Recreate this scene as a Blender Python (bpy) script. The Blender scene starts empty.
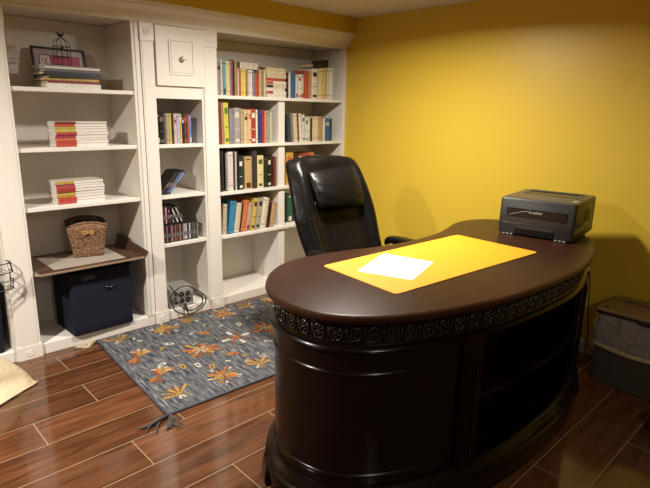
import bpy, bmesh, math, random
from mathutils import Matrix, Vector
random.seed(7)
sc = bpy.context.scene
COL = sc.collection
PI = math.pi
R = math.radians

# ------------------------------------------------------------------ materials
def lin(h):
    if isinstance(h, str):
        c = [int(h[i:i+2], 16)/255 for i in (0, 2, 4)]
        return tuple(((x+.055)/1.055)**2.4 if x > .04045 else x/12.92 for x in c)
    return h
MC = {}
def mat(name, rgb, rough=.5, metal=0., bump=0., bscale=60., stretch=(1, 1, 1), var=0., coat=0., spec=.5, bdist=.002, bumpdetail=4):
    if name in MC: return MC[name]
    m = bpy.data.materials.new(name); m.use_nodes = True
    nt = m.node_tree; b = nt.nodes['Principled BSDF']
    c = lin(rgb)
    b.inputs['Base Color'].default_value = (*c, 1)
    b.inputs['Roughness'].default_value = rough
    b.inputs['Metallic'].default_value = metal
    b.inputs['Specular IOR Level'].default_value = spec
    if coat: b.inputs['Coat Weight'].default_value = coat; b.inputs['Coat Roughness'].default_value = .12
    if bump or var:
        tc = nt.nodes.new('ShaderNodeTexCoord'); mp = nt.nodes.new('ShaderNodeMapping')
        mp.inputs['Scale'].default_value = stretch
        n = nt.nodes.new('ShaderNodeTexNoise'); n.inputs['Scale'].default_value = bscale; n.inputs['Detail'].default_value = bumpdetail
        nt.links.new(tc.outputs['Object'], mp.inputs[0]); nt.links.new(mp.outputs[0], n.inputs[0])
        if bump:
            bu = nt.nodes.new('ShaderNodeBump'); bu.inputs['Strength'].default_value = bump; bu.inputs['Distance'].default_value = bdist
            nt.links.new(n.outputs[0], bu.inputs['Height']); nt.links.new(bu.outputs[0], b.inputs['Normal'])
        if var:
            r = nt.nodes.new('ShaderNodeValToRGB')
            r.color_ramp.elements[0].position = .3; r.color_ramp.elements[1].position = .7
            r.color_ramp.elements[0].color = (*[x*(1-var) for x in c], 1)
            r.color_ramp.elements[1].color = (*[min(1, x*(1+var)) for x in c], 1)
            nt.links.new(n.outputs[0], r.inputs[0]); nt.links.new(r.outputs[0], b.inputs['Base Color'])
    MC[name] = m
    return m

WHITE = mat('white_paint', (.78, .74, .69), .38, bump=.12, bscale=14, stretch=(9, 9, .7), var=.015)
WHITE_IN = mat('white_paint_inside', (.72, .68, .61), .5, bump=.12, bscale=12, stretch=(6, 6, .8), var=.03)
TRIM = mat('trim_white', (.72, .70, .66), .4)
YELLOW = mat('yellow_wall_paint', (.635, .438, .041), .42, bump=.12, bscale=160, var=.03, spec=.4)
CEIL = mat('ceiling_paint', (.62, .56, .47), .8, bump=.1, bscale=90)
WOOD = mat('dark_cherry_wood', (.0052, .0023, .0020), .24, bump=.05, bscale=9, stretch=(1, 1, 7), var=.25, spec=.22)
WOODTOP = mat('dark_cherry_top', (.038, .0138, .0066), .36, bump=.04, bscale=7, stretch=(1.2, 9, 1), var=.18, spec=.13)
CARVE = mat('carved_dark_wood', (.011, .005, .0035), .25, spec=.6)
LEATHER = mat('black_leather', (.0050, .0040, .0038), .34, bump=.55, bscale=11, bdist=.012, bumpdetail=8, spec=.2)
BLACKPL = mat('black_plastic', (.018, .017, .017), .4)
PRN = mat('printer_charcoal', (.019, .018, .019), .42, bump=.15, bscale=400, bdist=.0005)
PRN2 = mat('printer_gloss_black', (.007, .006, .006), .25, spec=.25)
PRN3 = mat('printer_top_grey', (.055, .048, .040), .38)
WTXT = mat('white_print', (.5, .5, .5), .5)
PAD = mat('yellow_desk_mat', (.80, .37, .016), .55, spec=.3)
PAPER = mat('white_paper', (.86, .86, .86), .7)
PAGES = mat('book_pages', (.66, .56, .40), .85, bump=.3, bscale=220, stretch=(8, 1, .3))
CHROME = mat('chrome', (.6, .6, .6), .2, 1)
NAVY = mat('navy_fabric', (.010, .010, .024), .75, bump=.5, bscale=500, bdist=.0006, spec=.25)
WIRE = mat('dark_wire', (.02, .017, .015), .4, .6)
CABLE = mat('black_cable', (.012, .012, .012), .45)
SILVER = mat('brushed_silver_box', (.42, .40, .38), .42, .35, bump=.1, bscale=60, stretch=(1, 1, 20))
GROUT = mat('beige_grout', (.34, .235, .15), .7)

def floor_mat():
    m = bpy.data.materials.new('wood_look_tile'); m.use_nodes = True
    nt = m.node_tree; b = nt.nodes['Principled BSDF']; L = nt.links.new
    g = nt.nodes.new('ShaderNodeNewGeometry'); tc = nt.nodes.new('ShaderNodeTexCoord')
    mp = nt.nodes.new('ShaderNodeMapping'); mp.inputs['Scale'].default_value = (1.3, 11, 1)
    ad = nt.nodes.new('ShaderNodeVectorMath'); ad.operation = 'ADD'
    sc_ = nt.nodes.new('ShaderNodeVectorMath'); sc_.operation = 'SCALE'; sc_.inputs['Scale'].default_value = 37.
    cmb = nt.nodes.new('ShaderNodeCombineXYZ')
    for i in range(3): L(g.outputs['Random Per Island'], cmb.inputs[i])
    L(cmb.outputs[0], sc_.inputs[0]); L(tc.outputs['Object'], mp.inputs[0]); L(mp.outputs[0], ad.inputs[0]); L(sc_.outputs[0], ad.inputs[1])
    n = nt.nodes.new('ShaderNodeTexNoise'); n.inputs['Scale'].default_value = 2.2; n.inputs['Detail'].default_value = 7; n.inputs['Distortion'].default_value = .7
    L(ad.outputs[0], n.inputs[0])
    r = nt.nodes.new('ShaderNodeValToRGB'); e = r.color_ramp.elements
    e[0].position = .28; e[0].color = (.045, .016, .0070, 1); e[1].position = .74; e[1].color = (.150, .060, .026, 1)
    e2 = r.color_ramp.elements.new(.5); e2.color = (.096, .036, .0150, 1)
    L(n.outputs[0], r.inputs[0])
    hs = nt.nodes.new('ShaderNodeHueSaturation'); mr = nt.nodes.new('ShaderNodeMapRange')
    mr.inputs['To Min'].default_value = .82; mr.inputs['To Max'].default_value = 1.18
    L(g.outputs['Random Per Island'], mr.inputs[0]); L(mr.outputs[0], hs.inputs['Value']); L(r.outputs[0], hs.inputs['Color'])
    L(hs.outputs[0], b.inputs['Base Color'])
    b.inputs['Roughness'].default_value = .10
    bu = nt.nodes.new('ShaderNodeBump'); bu.inputs['Strength'].default_value = .12; bu.inputs['Distance'].default_value = .0015
    n2 = nt.nodes.new('ShaderNodeTexNoise'); n2.inputs['Scale'].default_value = 5; n2.inputs['Detail'].default_value = 3
    L(tc.outputs['Object'], n2.inputs[0]); L(n2.outputs[0], bu.inputs['Height']); L(bu.outputs[0], b.inputs['Normal'])
    return m
FLOORM = floor_mat()

def rug_mat():
    m = bpy.data.materials.new('blue_grey_hooked_wool'); m.use_nodes = True
    nt = m.node_tree; b = nt.nodes['Principled BSDF']; L = nt.links.new
    tc = nt.nodes.new('ShaderNodeTexCoord'); mp = nt.nodes.new('ShaderNodeMapping')
    mp.inputs['Scale'].default_value = (110, 11, 1); mp.inputs['Rotation'].default_value = (0, 0, R(4))
    nd = nt.nodes.new('ShaderNodeTexNoise'); nd.inputs['Scale'].default_value = 9
    mx = nt.nodes.new('ShaderNodeMixRGB'); mx.inputs[0].default_value = .035
    L(tc.outputs['Object'], nd.inputs[0]); L(tc.outputs['Object'], mx.inputs[1]); L(nd.outputs['Color'], mx.inputs[2]); L(mx.outputs[0], mp.inputs[0])
    n = nt.nodes.new('ShaderNodeTexNoise'); n.inputs['Scale'].default_value = 1; n.inputs['Detail'].default_value = 3
    L(mp.outputs[0], n.inputs[0])
    r = nt.nodes.new('ShaderNodeValToRGB'); e = r.color_ramp.elements
    e[0].position = .34; e[0].color = (.026, .028, .036, 1); e[1].position = .68; e[1].color = (.27, .265, .26, 1)
    for p, c in ((.45, (.062, .068, .086)), (.53, (.115, .12, .13)), (.6, (.14, .13, .12))):
        q = r.color_ramp.elements.new(p); q.color = (*c, 1)
    L(n.outputs[0], r.inputs[0]); L(r.outputs[0], b.inputs['Base Color'])
    b.inputs['Roughness'].default_value = .95; b.inputs['Specular IOR Level'].default_value = .1
    bu = nt.nodes.new('ShaderNodeBump'); bu.inputs['Strength'].default_value = .6; bu.inputs['Distance'].default_value = .003
    L(n.outputs[0], bu.inputs['Height']); L(bu.outputs[0], b.inputs['Normal'])
    return m
RUGM = rug_mat()

def woven_mat():
    m = bpy.data.materials.new('woven_seagrass'); m.use_nodes = True
    nt = m.node_tree; b = nt.nodes['Principled BSDF']; L = nt.links.new
    tc = nt.nodes.new('ShaderNodeTexCoord')
    v = nt.nodes.new('ShaderNodeTexVoronoi'); v.inputs['Scale'].default_value = 150
    mp = nt.nodes.new('ShaderNodeMapping'); mp.inputs['Scale'].default_value = (.7, .7, 1.3)
    L(tc.outputs['Object'], mp.inputs[0]); L(mp.outputs[0], v.inputs[0])
    r = nt.nodes.new('ShaderNodeValToRGB'); e = r.color_ramp.elements
    e[0].position = .1; e[0].color = (.52, .31, .17, 1); e[1].position = .75; e[1].color = (.06, .025, .012, 1)
    q = r.color_ramp.elements.new(.4); q.color = (.30, .15, .075, 1)
    L(v.outputs['Distance'], r.inputs[0]); L(r.outputs[0], b.inputs['Base Color'])
    b.inputs['Roughness'].default_value = .7
    bu = nt.nodes.new('ShaderNodeBump'); bu.inputs['Strength'].default_value = .9; bu.inputs['Distance'].default_value = .004; bu.invert = True
    L(v.outputs['Distance'], bu.inputs['Height']); L(bu.outputs[0], b.inputs['Normal'])
    return m
WOVEN = woven_mat()

# ------------------------------------------------------------------ mesh builder
WM = {}          # object -> its world matrix (parents only)
class MB:
    def __init__(s): s.v = []; s.f = []; s.mi = []
    def add(s, vs, fs, m=0, M=None):
        o = len(s.v)
        s.v += [tuple(M @ Vector(p)) if M else tuple(p) for p in vs]
        for f in fs: s.f.append([o+i for i in f]); s.mi.append(m)
        return s
    def box(s, x0, x1, y0, y1, z0, z1, m=0, M=None):
        vs = [(x, y, z) for z in (z0, z1) for y in (y0, y1) for x in (x0, x1)]
        return s.add(vs, [(0, 2, 3, 1), (4, 5, 7, 6), (0, 1, 5, 4), (2, 6, 7, 3), (0, 4, 6, 2), (1, 3, 7, 5)], m, M)
    def prism(s, poly, z0, z1, m=0, M=None):
        n = len(poly)
        vs = [(*p, z0) for p in poly]+[(*p, z1) for p in poly]
        fs = [tuple(range(n))[::-1], tuple(range(n, 2*n))]+[(i, (i+1) % n, n+(i+1) % n, n+i) for i in range(n)]
        return s.add(vs, fs, m, M)
    def rings(s, rings, m=0, M=None, cap0=True, cap1=True, closed=True):
        n = len(rings[0]); vs = [p for r in rings for p in r]; fs = []
        for k in range(len(rings)-1):
            for i in range(n if closed else n-1):
                j = (i+1) % n
                fs.append((k*n+i, k*n+j, (k+1)*n+j, (k+1)*n+i))
        if cap0: fs.append(tuple(range(n))[::-1])
        if cap1: fs.append(tuple((len(rings)-1)*n+i for i in range(n)))
        return s.add(vs, fs, m, M)
    def lathe(s, prof, M=None, n=24, m=0):
        rs = [[(r*math.cos(2*PI*i/n), r*math.sin(2*PI*i/n), z) for i in range(n)] for r, z in prof]
        return s.rings(rs, m, M)
    def ball(s, c, r, m=0, n=12, M=None):
        rx, ry, rz = (r, r, r) if not isinstance(r, tuple) else r
        rs = []
        for k in range(n//2+1):
            t = -PI/2+PI*k/(n//2); q = max(math.cos(t), .02)
            rs.append([(c[0]+rx*q*math.cos(2*PI*i/n), c[1]+ry*q*math.sin(2*PI*i/n), c[2]+rz*math.sin(t)) for i in range(n)])
        return s.rings(rs, m, M)
    def tube(s, pts, r, n=8, m=0, closed=False, M=None):
        P = [Vector(p) for p in pts]; N = len(P); rs = []
        rad = r if isinstance(r, (list, tuple)) else [r]*N
        up = None
        for i in range(N):
            a = P[(i-1) % N] if (closed or i > 0) else P[i]; b = P[(i+1) % N] if (closed or i < N-1) else P[i]
            t = (b-a).normalized()
            if up is None: up = Vector((0, 0, 1)) if abs(t.z) < .9 else Vector((1, 0, 0))
            u = t.cross(up).normalized(); w = u.cross(t).normalized(); up = w
            rs.append([tuple(P[i]+rad[i]*(math.cos(2*PI*k/n)*u+math.sin(2*PI*k/n)*w)) for k in range(n)])
        if closed: rs.append(rs[0]); return s.rings(rs, m, M, False, False)
        return s.rings(rs, m, M)
    def build(s, name, mats, parent=None, smooth=False, bevel=0., origin=None, bseg=2, sub=0, label=None):
        if not isinstance(mats, (list, tuple)): mats = [mats]
        vs = [Vector(p) for p in s.v]
        if parent is not None:
            iv = WM[parent.name].inverted(); vs = [iv @ p for p in vs] if not getattr(s, 'local', False) else vs
            org = Vector((0, 0, 0))
        else:
            xs = [p.x for p in vs]; ys = [p.y for p in vs]; zs = [p.z for p in vs]
            org = Vector(origin) if origin else Vector(((min(xs)+max(xs))/2, (min(ys)+max(ys))/2, min(zs)))
            vs = [p-org for p in vs]
        me = bpy.data.meshes.new(name); me.from_pydata([tuple(p) for p in vs], [], s.f)
        for q in mats: me.materials.append(q)
        for p, i in zip(me.polygons, s.mi): p.material_index = i
        bm = bmesh.new(); bm.from_mesh(me); bmesh.ops.remove_doubles(bm, verts=bm.verts, dist=1e-6)
        bmesh.ops.recalc_face_normals(bm, faces=bm.faces); bm.to_mesh(me); bm.free()
        if smooth:
            for p in me.polygons: p.use_smooth = True
        o = bpy.data.objects.new(name, me); COL.objects.link(o); o.location = org
        if parent is not None: o.parent = parent; WM[o.name] = WM[parent.name].copy()
        else: WM[o.name] = Matrix.Translation(org)
        if bevel:
            b = o.modifiers.new('bevel', 'BEVEL'); b.width = bevel; b.segments = bseg; b.limit_method = 'ANGLE'; b.angle_limit = R(40)
        if sub:
            b = o.modifiers.new('sub', 'SUBSURF'); b.levels = sub; b.render_levels = sub
        if smooth == 'auto':
            try: me.set_sharp_from_angle(angle=R(35))
            except Exception: pass
        if label: o['label'] = label
        return o
def local(mb): mb.local = True; return mb
def thing(name, label, cat, loc=(0, 0, 0), rz=0., group=None):
    o = bpy.data.objects.new(name, None); COL.objects.link(o); o.empty_display_size = .05
    o.location = loc; o.rotation_euler = (0, 0, rz); o['label'] = label; o['category'] = cat
    if group: o['group'] = group
    WM[o.name] = Matrix.Translation(Vector(loc)) @ Matrix.Rotation(rz, 4, 'Z')
    return o
def tag(o, label, cat, group=None):
    o['label'] = label; o['category'] = cat
    if group: o['group'] = group
    return o
def struct(name, mb, m, **k):
    o = mb.build(name, m, **k); o['kind'] = 'structure'; return o
def T(x, y, z): return Matrix.Translation((x, y, z))
def Rot(a, ax): return Matrix.Rotation(R(a), 4, ax)

# ------------------------------------------------------------------ room
XW, YB, YF, ZC = 3.243, 3.515, 3.154, 2.108      # right wall, case backs, case fronts, ceiling
XL, YN = -3.3, -2.6
fb = MB().box(XL-.1, XW+.1, YN-.1, YB+.15, -.06, -.0005, 1)
known = {2.444: .83, 2.234: .538, 2.024: 1.066, 1.814: .811, 1.604: .48, 1.394: 1.047, 1.184: .74, .974: .43, .764: 2.217-.915*1, .554: 1.964-.915*1, 2.654: .25, 2.864: .836, .344: .6}
PLK, G = .915, .0019
k = -16
while .764+.21*k < YB+.2:
    y0 = round(.764+.21*k, 3); y1 = y0+.21
    xs = known.get(y0, (k*.305) % PLK)
    x = xs-PLK*math.ceil((xs-XL)/PLK)
    while x < XW:
        a, b = max(x, XL)+G, min(x+PLK, XW)-G; c, d = max(y0, YN)+G, min(y1, YB+.05)-G
        if b > a+.01 and d > c+.01: fb.box(a, b, c, d, -.02, 0, 0)
        x += PLK
    k += 1
struct('floor', fb, [FLOORM, GROUT])
struct('ceiling', MB().box(XL-.1, XW+.1, YN-.1, YB+.15, ZC, ZC+.08), CEIL)
struct('wall_right', MB().box(XW, XW+.1, YN-.1, YB+.15, -.06, ZC), YELLOW)
BEIGE = mat('tan_wall', (.36, .30, .21), .7)
struct('wall_left', MB().box(XL-.1, XL, YN-.1, YB+.15, -.06, ZC), BEIGE)
struct('wall_front', MB().box(XL, XW, YN-.1, YN, -.06, ZC), BEIGE)
struct('wall_back', MB().box(XL, XW, YB+.02, YB+.12, -.06, ZC), YELLOW)
struct('wall_soffit', MB().box(XL, XW, 3.058, YB+.02, 1.992, ZC), YELLOW)
struct('baseboard_right', MB().box(XW-.016, XW, YN, YF-.03, 0, .075).box(XW-.010, XW, YN, YF-.03, .075, .085), TRIM, bevel=.002)
LP = (74, 42, 22)
EXPO = 0.36
BOOKS = {
 'top': (1.492, [
  (2.0393, 2.0691, 0.24, '9a8c80', 'grey', 'dark top'),
  (2.0691, 2.0841, 0.233, 'e6ddd2', 'white', ''),
  (2.0841, 2.1072, 0.231, '58a0b4', 'light blue', 'navy'),
  (2.1072, 2.1394, 0.23, 'e0c878', 'pale yellow', ''),
  (2.1394, 2.158, 0.232, '8a7f9c', 'lavender', ''),
  (2.158, 2.1793, 0.24, '6a1a20', 'dark red', ''),
  (2.1793, 2.1999, 0.235, 'a08850', 'olive tan', ''),
  (2.1999, 2.2107, 0.184, 'eadcc0', 'cream', ''),
  (2.2107, 2.2298, 0.185, 'cc5a28', 'orange', ''),
  (2.2298, 2.2516, 0.183, 'e8c43a', 'yellow', ''),
  (2.2516, 2.2753, 0.184, 'ecd04e', 'bright yellow', ''),
  (2.2753, 2.2923, 0.182, 'b88a58', 'tan', ''),
  (2.2923, 2.3147, 0.18, 'ded2c8', 'pale grey', ''),
  (2.3147, 2.3354, 0.181, 'eee6dc', 'white', ''),
  (2.3354, 2.3511, 0.179, '7c8ca0', 'slate blue', ''),
  (2.3511, 2.3835, 0.16, 'c8431f', 'red orange', ''),
  (2.3835, 2.4057, 0.189, 'c8a874', 'sandy', ''),
  (2.4057, 2.4253, 0.19, 'b8903c', 'gold', ''),
  (2.4253, 2.4469, 0.192, 'd8c498', 'light tan', ''),
 ]),
 'top_b': (1.492, [
  (2.6485, 2.6602, 0.184, '3a2a2a', 'black', ''),
  (2.6602, 2.6855, 0.185, 'e8e0d4', 'white', ''),
  (2.6855, 2.7288, 0.187, '1e6a9c', 'blue', ''),
  (2.7308, 2.7547, 0.175, 'e4dccc', 'off-white', 'red'),
  (2.7547, 2.7849, 0.177, 'ece4d8', 'ivory', 'red'),
  (2.7849, 2.8154, 0.179, 'd8d0c0', 'pale', 'red'),
  (2.8154, 2.8627, 0.21, 'c04a24', 'brick orange', ''),
  (2.8627, 2.896, 0.205, 'c89064', 'salmon tan', ''),
  (2.896, 2.9616, 0.23, 'e6dccc', 'white', 'dark'),
  (2.9616, 3.008, 0.234, 'e4d08a', 'cream', ''),
  (3.008, 3.0594, 0.241, 'd8c070', 'mustard cream', ''),
  (3.0594, 3.0927, 0.247, 'dcd4c6', 'light grey', ''),
  (3.0927, 3.1207, 0.249, 'e8e2d6', 'thin white', ''),
 ]),
 'second': (1.165, [
  (2.0396, 2.0692, 0.288, '8c1f1e', 'dark red', ''),
  (2.0692, 2.0918, 0.282, 'a88c60', 'tan', ''),
  (2.0918, 2.131, 0.283, 'd8d034', 'lime yellow', 'green'),
  (2.131, 2.1674, 0.244, '8c8890', 'grey', ''),
  (2.1674, 2.2213, 0.251, 'a49c98', 'patterned grey', 'pale'),
  (2.2213, 2.2478, 0.245, 'b8a078', 'beige', ''),
  (2.2478, 2.2849, 0.239, 'd8c090', 'sand coloured', 'brown'),
  (2.2849, 2.3129, 0.239, 'e8c08c', 'peach', 'orange'),
  (2.3129, 2.3572, 0.247, 'b02c18', 'red', 'white'),
  (2.3572, 2.3769, 0.24, 'e8e0dc', 'white', ''),
  (2.3769, 2.4112, 0.241, '3a2a78', 'purple blue', ''),
  (2.4112, 2.4294, 0.241, 'b0203c', 'crimson', ''),
  (2.4294, 2.4515, 0.234, 'd88858', 'salmon', ''),
  (2.4515, 2.4849, 0.235, 'a89c8c', 'taupe grey', ''),
  (2.4849, 2.5073, 0.221, 'ccd0b0', 'pale green', ''),
 ]),
 'second_b': (1.165, [
  (2.6409, 2.6756, 0.215, '38404c', 'charcoal blue', ''),
  (2.6756, 2.6995, 0.216, '7c8878', 'grey green', ''),
  (2.6995, 2.7379, 0.216, 'dccca4', 'cream', ''),
  (2.7379, 2.7603, 0.216, '7c2420', 'maroon', ''),
  (2.7603, 2.7891, 0.217, 'e6ddd0', 'white', ''),
  (2.7891, 2.8202, 0.209, 'dcd8cc', 'off-white', 'blue'),
  (2.8202, 2.8516, 0.187, 'dce0c8', 'pale', 'green'),
  (2.8516, 2.8877, 0.187, 'e4dcc8', 'ivory', ''),
  (2.8898, 2.9091, 0.18, '4c2c20', 'dark brown', ''),
  (2.9101, 2.9414, 0.195, 'e0cca0', 'cream tan', ''),
  (2.9414, 2.9741, 0.195, 'e6d4ac', 'light cream', ''),
  (2.9741, 3.0249, 0.196, 'b89c6c', 'brown tan', ''),
  (3.0249, 3.0495, 0.18, 'e4dccc', 'white', ''),
  (3.0495, 3.1038, 0.18, '2c6496', 'bright blue', 'pale'),
  (3.1038, 3.1313, 0.181, '2c4c44', 'dark teal', ''),
 ]),
 'third': (0.835, [
  (2.0436, 2.0632, 0.29, '1c1818', 'black', ''),
  (2.0632, 2.0748, 0.289, '3c3434', 'charcoal', ''),
  (2.1096, 2.1551, 0.28, 'e4d4d0', 'white', ''),
  (2.1551, 2.1704, 0.286, '4c342c', 'brown', ''),
  (2.1704, 2.1858, 0.278, 'cdc4bc', 'pale grey', ''),
  (2.1858, 2.1979, 0.285, '2c2420', 'black brown', ''),
  (2.1979, 2.2361, 0.235, '1e3430', 'dark green', 'white'),
  (2.2501, 2.3159, 0.239, 'c8a468', 'brown photo-covered', 'brown'),
  (2.3159, 2.3612, 0.28, '3c3038', 'dark violet grey', ''),
  (2.3612, 2.4185, 0.242, 'e6da96', 'cream yellow', 'olive'),
  (2.4185, 2.456, 0.232, '202c20', 'very dark green', ''),
  (2.456, 2.4921, 0.231, '1a1a18', 'black', 'pale'),
  (2.4921, 2.5152, 0.229, '2c2018', 'dark brown', ''),
  (2.5152, 2.5423, 0.228, '7c3018', 'russet', ''),
 ]),
 'third_b': (0.835, [
  (2.637, 2.7098, 0.253, 'd8a030', 'orange yellow', 'orange'),
  (2.7119, 2.7719, 0.243, '241c1c', 'black', ''),
  (2.7719, 2.814, 0.217, 'e0d4b8', 'cream', ''),
  (2.814, 2.8567, 0.239, 'b8481c', 'burnt orange', ''),
  (2.8567, 2.8891, 0.222, '742418', 'dark red', ''),
  (2.8891, 2.9329, 0.244, 'd07c34', 'orange', ''),
  (2.9329, 2.9772, 0.218, '3c3434', 'charcoal', ''),
  (2.9772, 3.0336, 0.216, 'c8b890', 'beige', ''),
  (3.0336, 3.0909, 0.206, '384858', 'slate blue', ''),
 ]),
 'fourth': (0.521, [
  (2.0593, 2.0929, 0.223, 'd4c4a4', 'cream', ''),
  (2.0946, 2.1476, 0.24, '1c88b8', 'bright blue', ''),
  (2.1493, 2.1946, 0.22, 'dccdb0', 'pale cream', ''),
  (2.1946, 2.2069, 0.217, '3c1c14', 'dark brown', ''),
  (2.2086, 2.2531, 0.236, 'd87434', 'orange', ''),
  (2.2549, 2.2946, 0.209, 'c0a890', 'mottled beige', 'crimson'),
  (2.2946, 2.3349, 0.243, 'd8b43c', 'mustard yellow', 'navy'),
  (2.3368, 2.3814, 0.242, 'b0a490', 'grey beige', 'dark'),
  (2.3833, 2.4287, 0.241, 'e8dfc8', 'ivory', ''),
  (2.4287, 2.4459, 0.231, 'ccbc98', 'sand', ''),
  (2.4459, 2.4787, 0.198, '40180f', 'dark maroon brown', ''),
  (2.4787, 2.5197, 0.194, 'c8a06c', 'tan', ''),
 ]),
 'fourth_b': (0.521, [
  (2.6401, 2.6606, 0.234, '28382c', 'black green', ''),
  (2.6606, 2.7125, 0.223, '2c6450', 'green', 'white'),
  (2.7125, 2.7546, 0.186, '1e3c6c', 'navy blue', ''),
  (2.7546, 2.7867, 0.19, 'a82c28', 'red', ''),
 ]),
 'tower_top': (1.176, [
  (1.6007, 1.6142, 0.196, '1c1a18', 'black', 'pale'),
  (1.6142, 1.6277, 0.194, '241c20', 'black', 'grey'),
  (1.6277, 1.6414, 0.193, '2c2824', 'charcoal', 'grey'),
  (1.6414, 1.6578, 0.194, '6c6058', 'brown grey', ''),
  (1.6578, 1.6771, 0.194, 'b8a894', 'beige', ''),
  (1.6771, 1.6952, 0.194, 'ccc040', 'yellow', ''),
  (1.6952, 1.712, 0.194, '3a2c28', 'dark brown', ''),
  (1.712, 1.7346, 0.192, 'ccb0b4', 'pale pink', 'crimson'),
  (1.7346, 1.7545, 0.193, 'b4b4d4', 'lavender', ''),
  (1.7545, 1.7703, 0.192, 'd4b84c', 'gold yellow', 'white'),
  (1.7703, 1.7862, 0.191, '201c2c', 'dark navy', 'pale'),
  (1.7862, 1.8065, 0.189, '6c382c', 'brown', 'orange'),
  (1.8065, 1.8226, 0.189, 'a84c3c', 'rust red', ''),
  (1.8226, 1.8388, 0.183, '7c8cc8', 'periwinkle blue', 'pale'),
 ]),
}
# ------------------------------------------------------------------ built-in bookcases
def rosette_block(mb, x0, x1, z0, z1, y):
    mb.box(x0, x1, y-.016, y+.01, z0, z1)
    cx, cz = (x0+x1)/2, (z0+z1)/2; r = min(x1-x0, z1-z0)*.24
    M = T(cx, y-.016, cz) @ Rot(90, 'X')
    mb.lathe([(r, -.001), (r, .0025), (r*.82, .0035), (r*.72, .001), (r*.42, .001), (r*.36, .003), (r*.1, .004)], M, 20)
def pilaster(parent, x0, x1, y=YF, ztop=1.884):
    mb = MB().box(x0, x1, y-.010, y+.02, .0, ztop)
    w = (x1-x0)
    mb.box(x0+w*.10, x1-w*.10, y-.0125, y, .088, ztop-.103)
    p = mb.build('pilaster', WHITE, parent, bevel=.0015)
    a = MB(); rosette_block(a, x0-.003, x1+.003, 1.784, ztop, y); a.build('rosette_block', WHITE, p, bevel=.0012)
    a = MB(); rosette_block(a, x0-.004, x1+.004, 0.0, .078, y); a.box(x0-.002, x1+.002, y-.014, y, .078, .086); a.build('plinth_block', WHITE, p, bevel=.0012)
    return p
def carcase(parent, x0, x1, shelves, wl=.02, wr=.02, front=YF, top=1.884, zb=.066):
    """x0..x1 is the clear opening"""
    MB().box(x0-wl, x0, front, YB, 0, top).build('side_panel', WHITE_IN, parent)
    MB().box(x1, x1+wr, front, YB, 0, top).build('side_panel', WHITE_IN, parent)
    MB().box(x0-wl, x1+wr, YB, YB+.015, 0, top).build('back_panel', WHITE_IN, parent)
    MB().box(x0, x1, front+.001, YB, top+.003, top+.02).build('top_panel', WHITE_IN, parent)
    MB().box(x0, x1, front-.002, YB, 0, zb).build('bottom_shelf', WHITE, parent, bevel=.003)
    for z in shelves:
        MB().box(x0, x1, front+.002, YB, z-.022, z).build('shelf', WHITE, parent, bevel=.002)
t = thing('built_in_bookcase', 'white built-in bookcase section at far left, mostly cut off by the photo edge', 'bookcase', (.315, YF, 0))
carcase(t, .02, .648, [1.495, 1.175, .845], .02, .0165)
t = thing('built_in_bookcase', 'white built-in bookcase with magazines, basket and navy bin on its shelves', 'bookcase', (1.1, YF, 0))
carcase(t, .785, 1.44, [1.495, 1.178, .856, .492], .12, .046)
pilaster(t, .664, .785)
MB().box(1.4405, 1.452, YF-.006, YF+.0, .067, 1.884).box(1.462, 1.4885, YF-.004, YF+.0, .067, 1.884).build('face_frame', WHITE, t, bevel=.0015)
t = thing('built_in_bookcase', 'narrow white middle bookcase tower with small panelled door at top', 'bookcase', (1.75, YF, 0))
carcase(t, 1.575, 1.897, [1.176, .850, .530], .08, .108, top=1.884)
pilaster(t, 1.492, 1.575); pilaster(t, 1.912, 2.011)
MB().box(1.575, 1.897, YF, YF+.02, 1.457, 1.54).box(1.575, 1.897, YF+.01, YF+.03, 1.54, 1.884).box(1.575, 1.897, YF+.03, YB, 1.457, 1.475).build('face_frame', WHITE, t, bevel=.0015)
d = MB().box(1.584, 1.909, YF-.018, YF+.002, 1.533, 1.882)
dd = d.build('door', WHITE, t, bevel=.003)
mm = MB()
def frame_ring(mb, x0, x1, z0, z1, w, y0, y1):
    mb.box(x0, x1, y0, y1, z0, z0+w).box(x0, x1, y0, y1, z1-w, z1).box(x0, x0+w, y0, y1, z0+w, z1-w).box(x1-w, x1, y0, y1, z0+w, z1-w)
frame_ring(mm, 1.668, 1.838, 1.60, 1.808, .008, YF-.023, YF-.017)
mm.box(1.682, 1.824, YF-.0215, YF-.017, 1.614, 1.794); mm.build('raised_panel', WHITE, dd, bevel=.0015)
MB().lathe([(.006, 0), (.006, .012), (.016, .018), (.0175, .025), (.013, .031), (.003, .033)], T(1.756, YF-.021, 1.70) @ Rot(90, 'X'), 20).build('knob', mat('white_porcelain', (.75, .72, .68), .2), dd, smooth=True)
t = thing('built_in_bookcase', 'wide white built-in bookcase full of books beside the yellow wall', 'bookcase', (2.6, YF, 0))
carcase(t, 2.018, 3.205, [1.490, 1.163, .834, .520], .003, .036)
MB().box(3.2055, 3.241, YF-.004, YF, 0, 1.884).build('face_frame', WHITE, t, bevel=.0015)
mb = MB()
for z0, z1 in ((1.163, 1.467), (.834, 1.140), (.520, .811), (.066, .497)):
    mb.box(2.553, 2.613, YF+.022, YB, z0, z1)
    for q in range(4): mb.box(2.560+q*.0135, 2.567+q*.0135, YF+.0195, YF+.022, z0+.01, z1-.01)
mb.build('divider_post', WHITE, t)
# crown over the whole run
prof = [(.0, 1.884), (-.014, 1.884), (-.016, 1.892), (-.010, 1.895), (-.012, 1.908), (-.034, 1.940), (-.066, 1.962), (-.078, 1.966), (-.080, 1.974), (-.094, 1.976), (-.098, 1.992), (.02, 1.992), (.02, 1.884)]
cr = MB().rings([[(x, YF+a, z) for a, z in prof] for x in (0., XW-.001)])
tag(cr.build('crown_moulding', WHITE), 'long white stepped crown moulding running over all the bookcases under the soffit', 'moulding')

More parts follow.
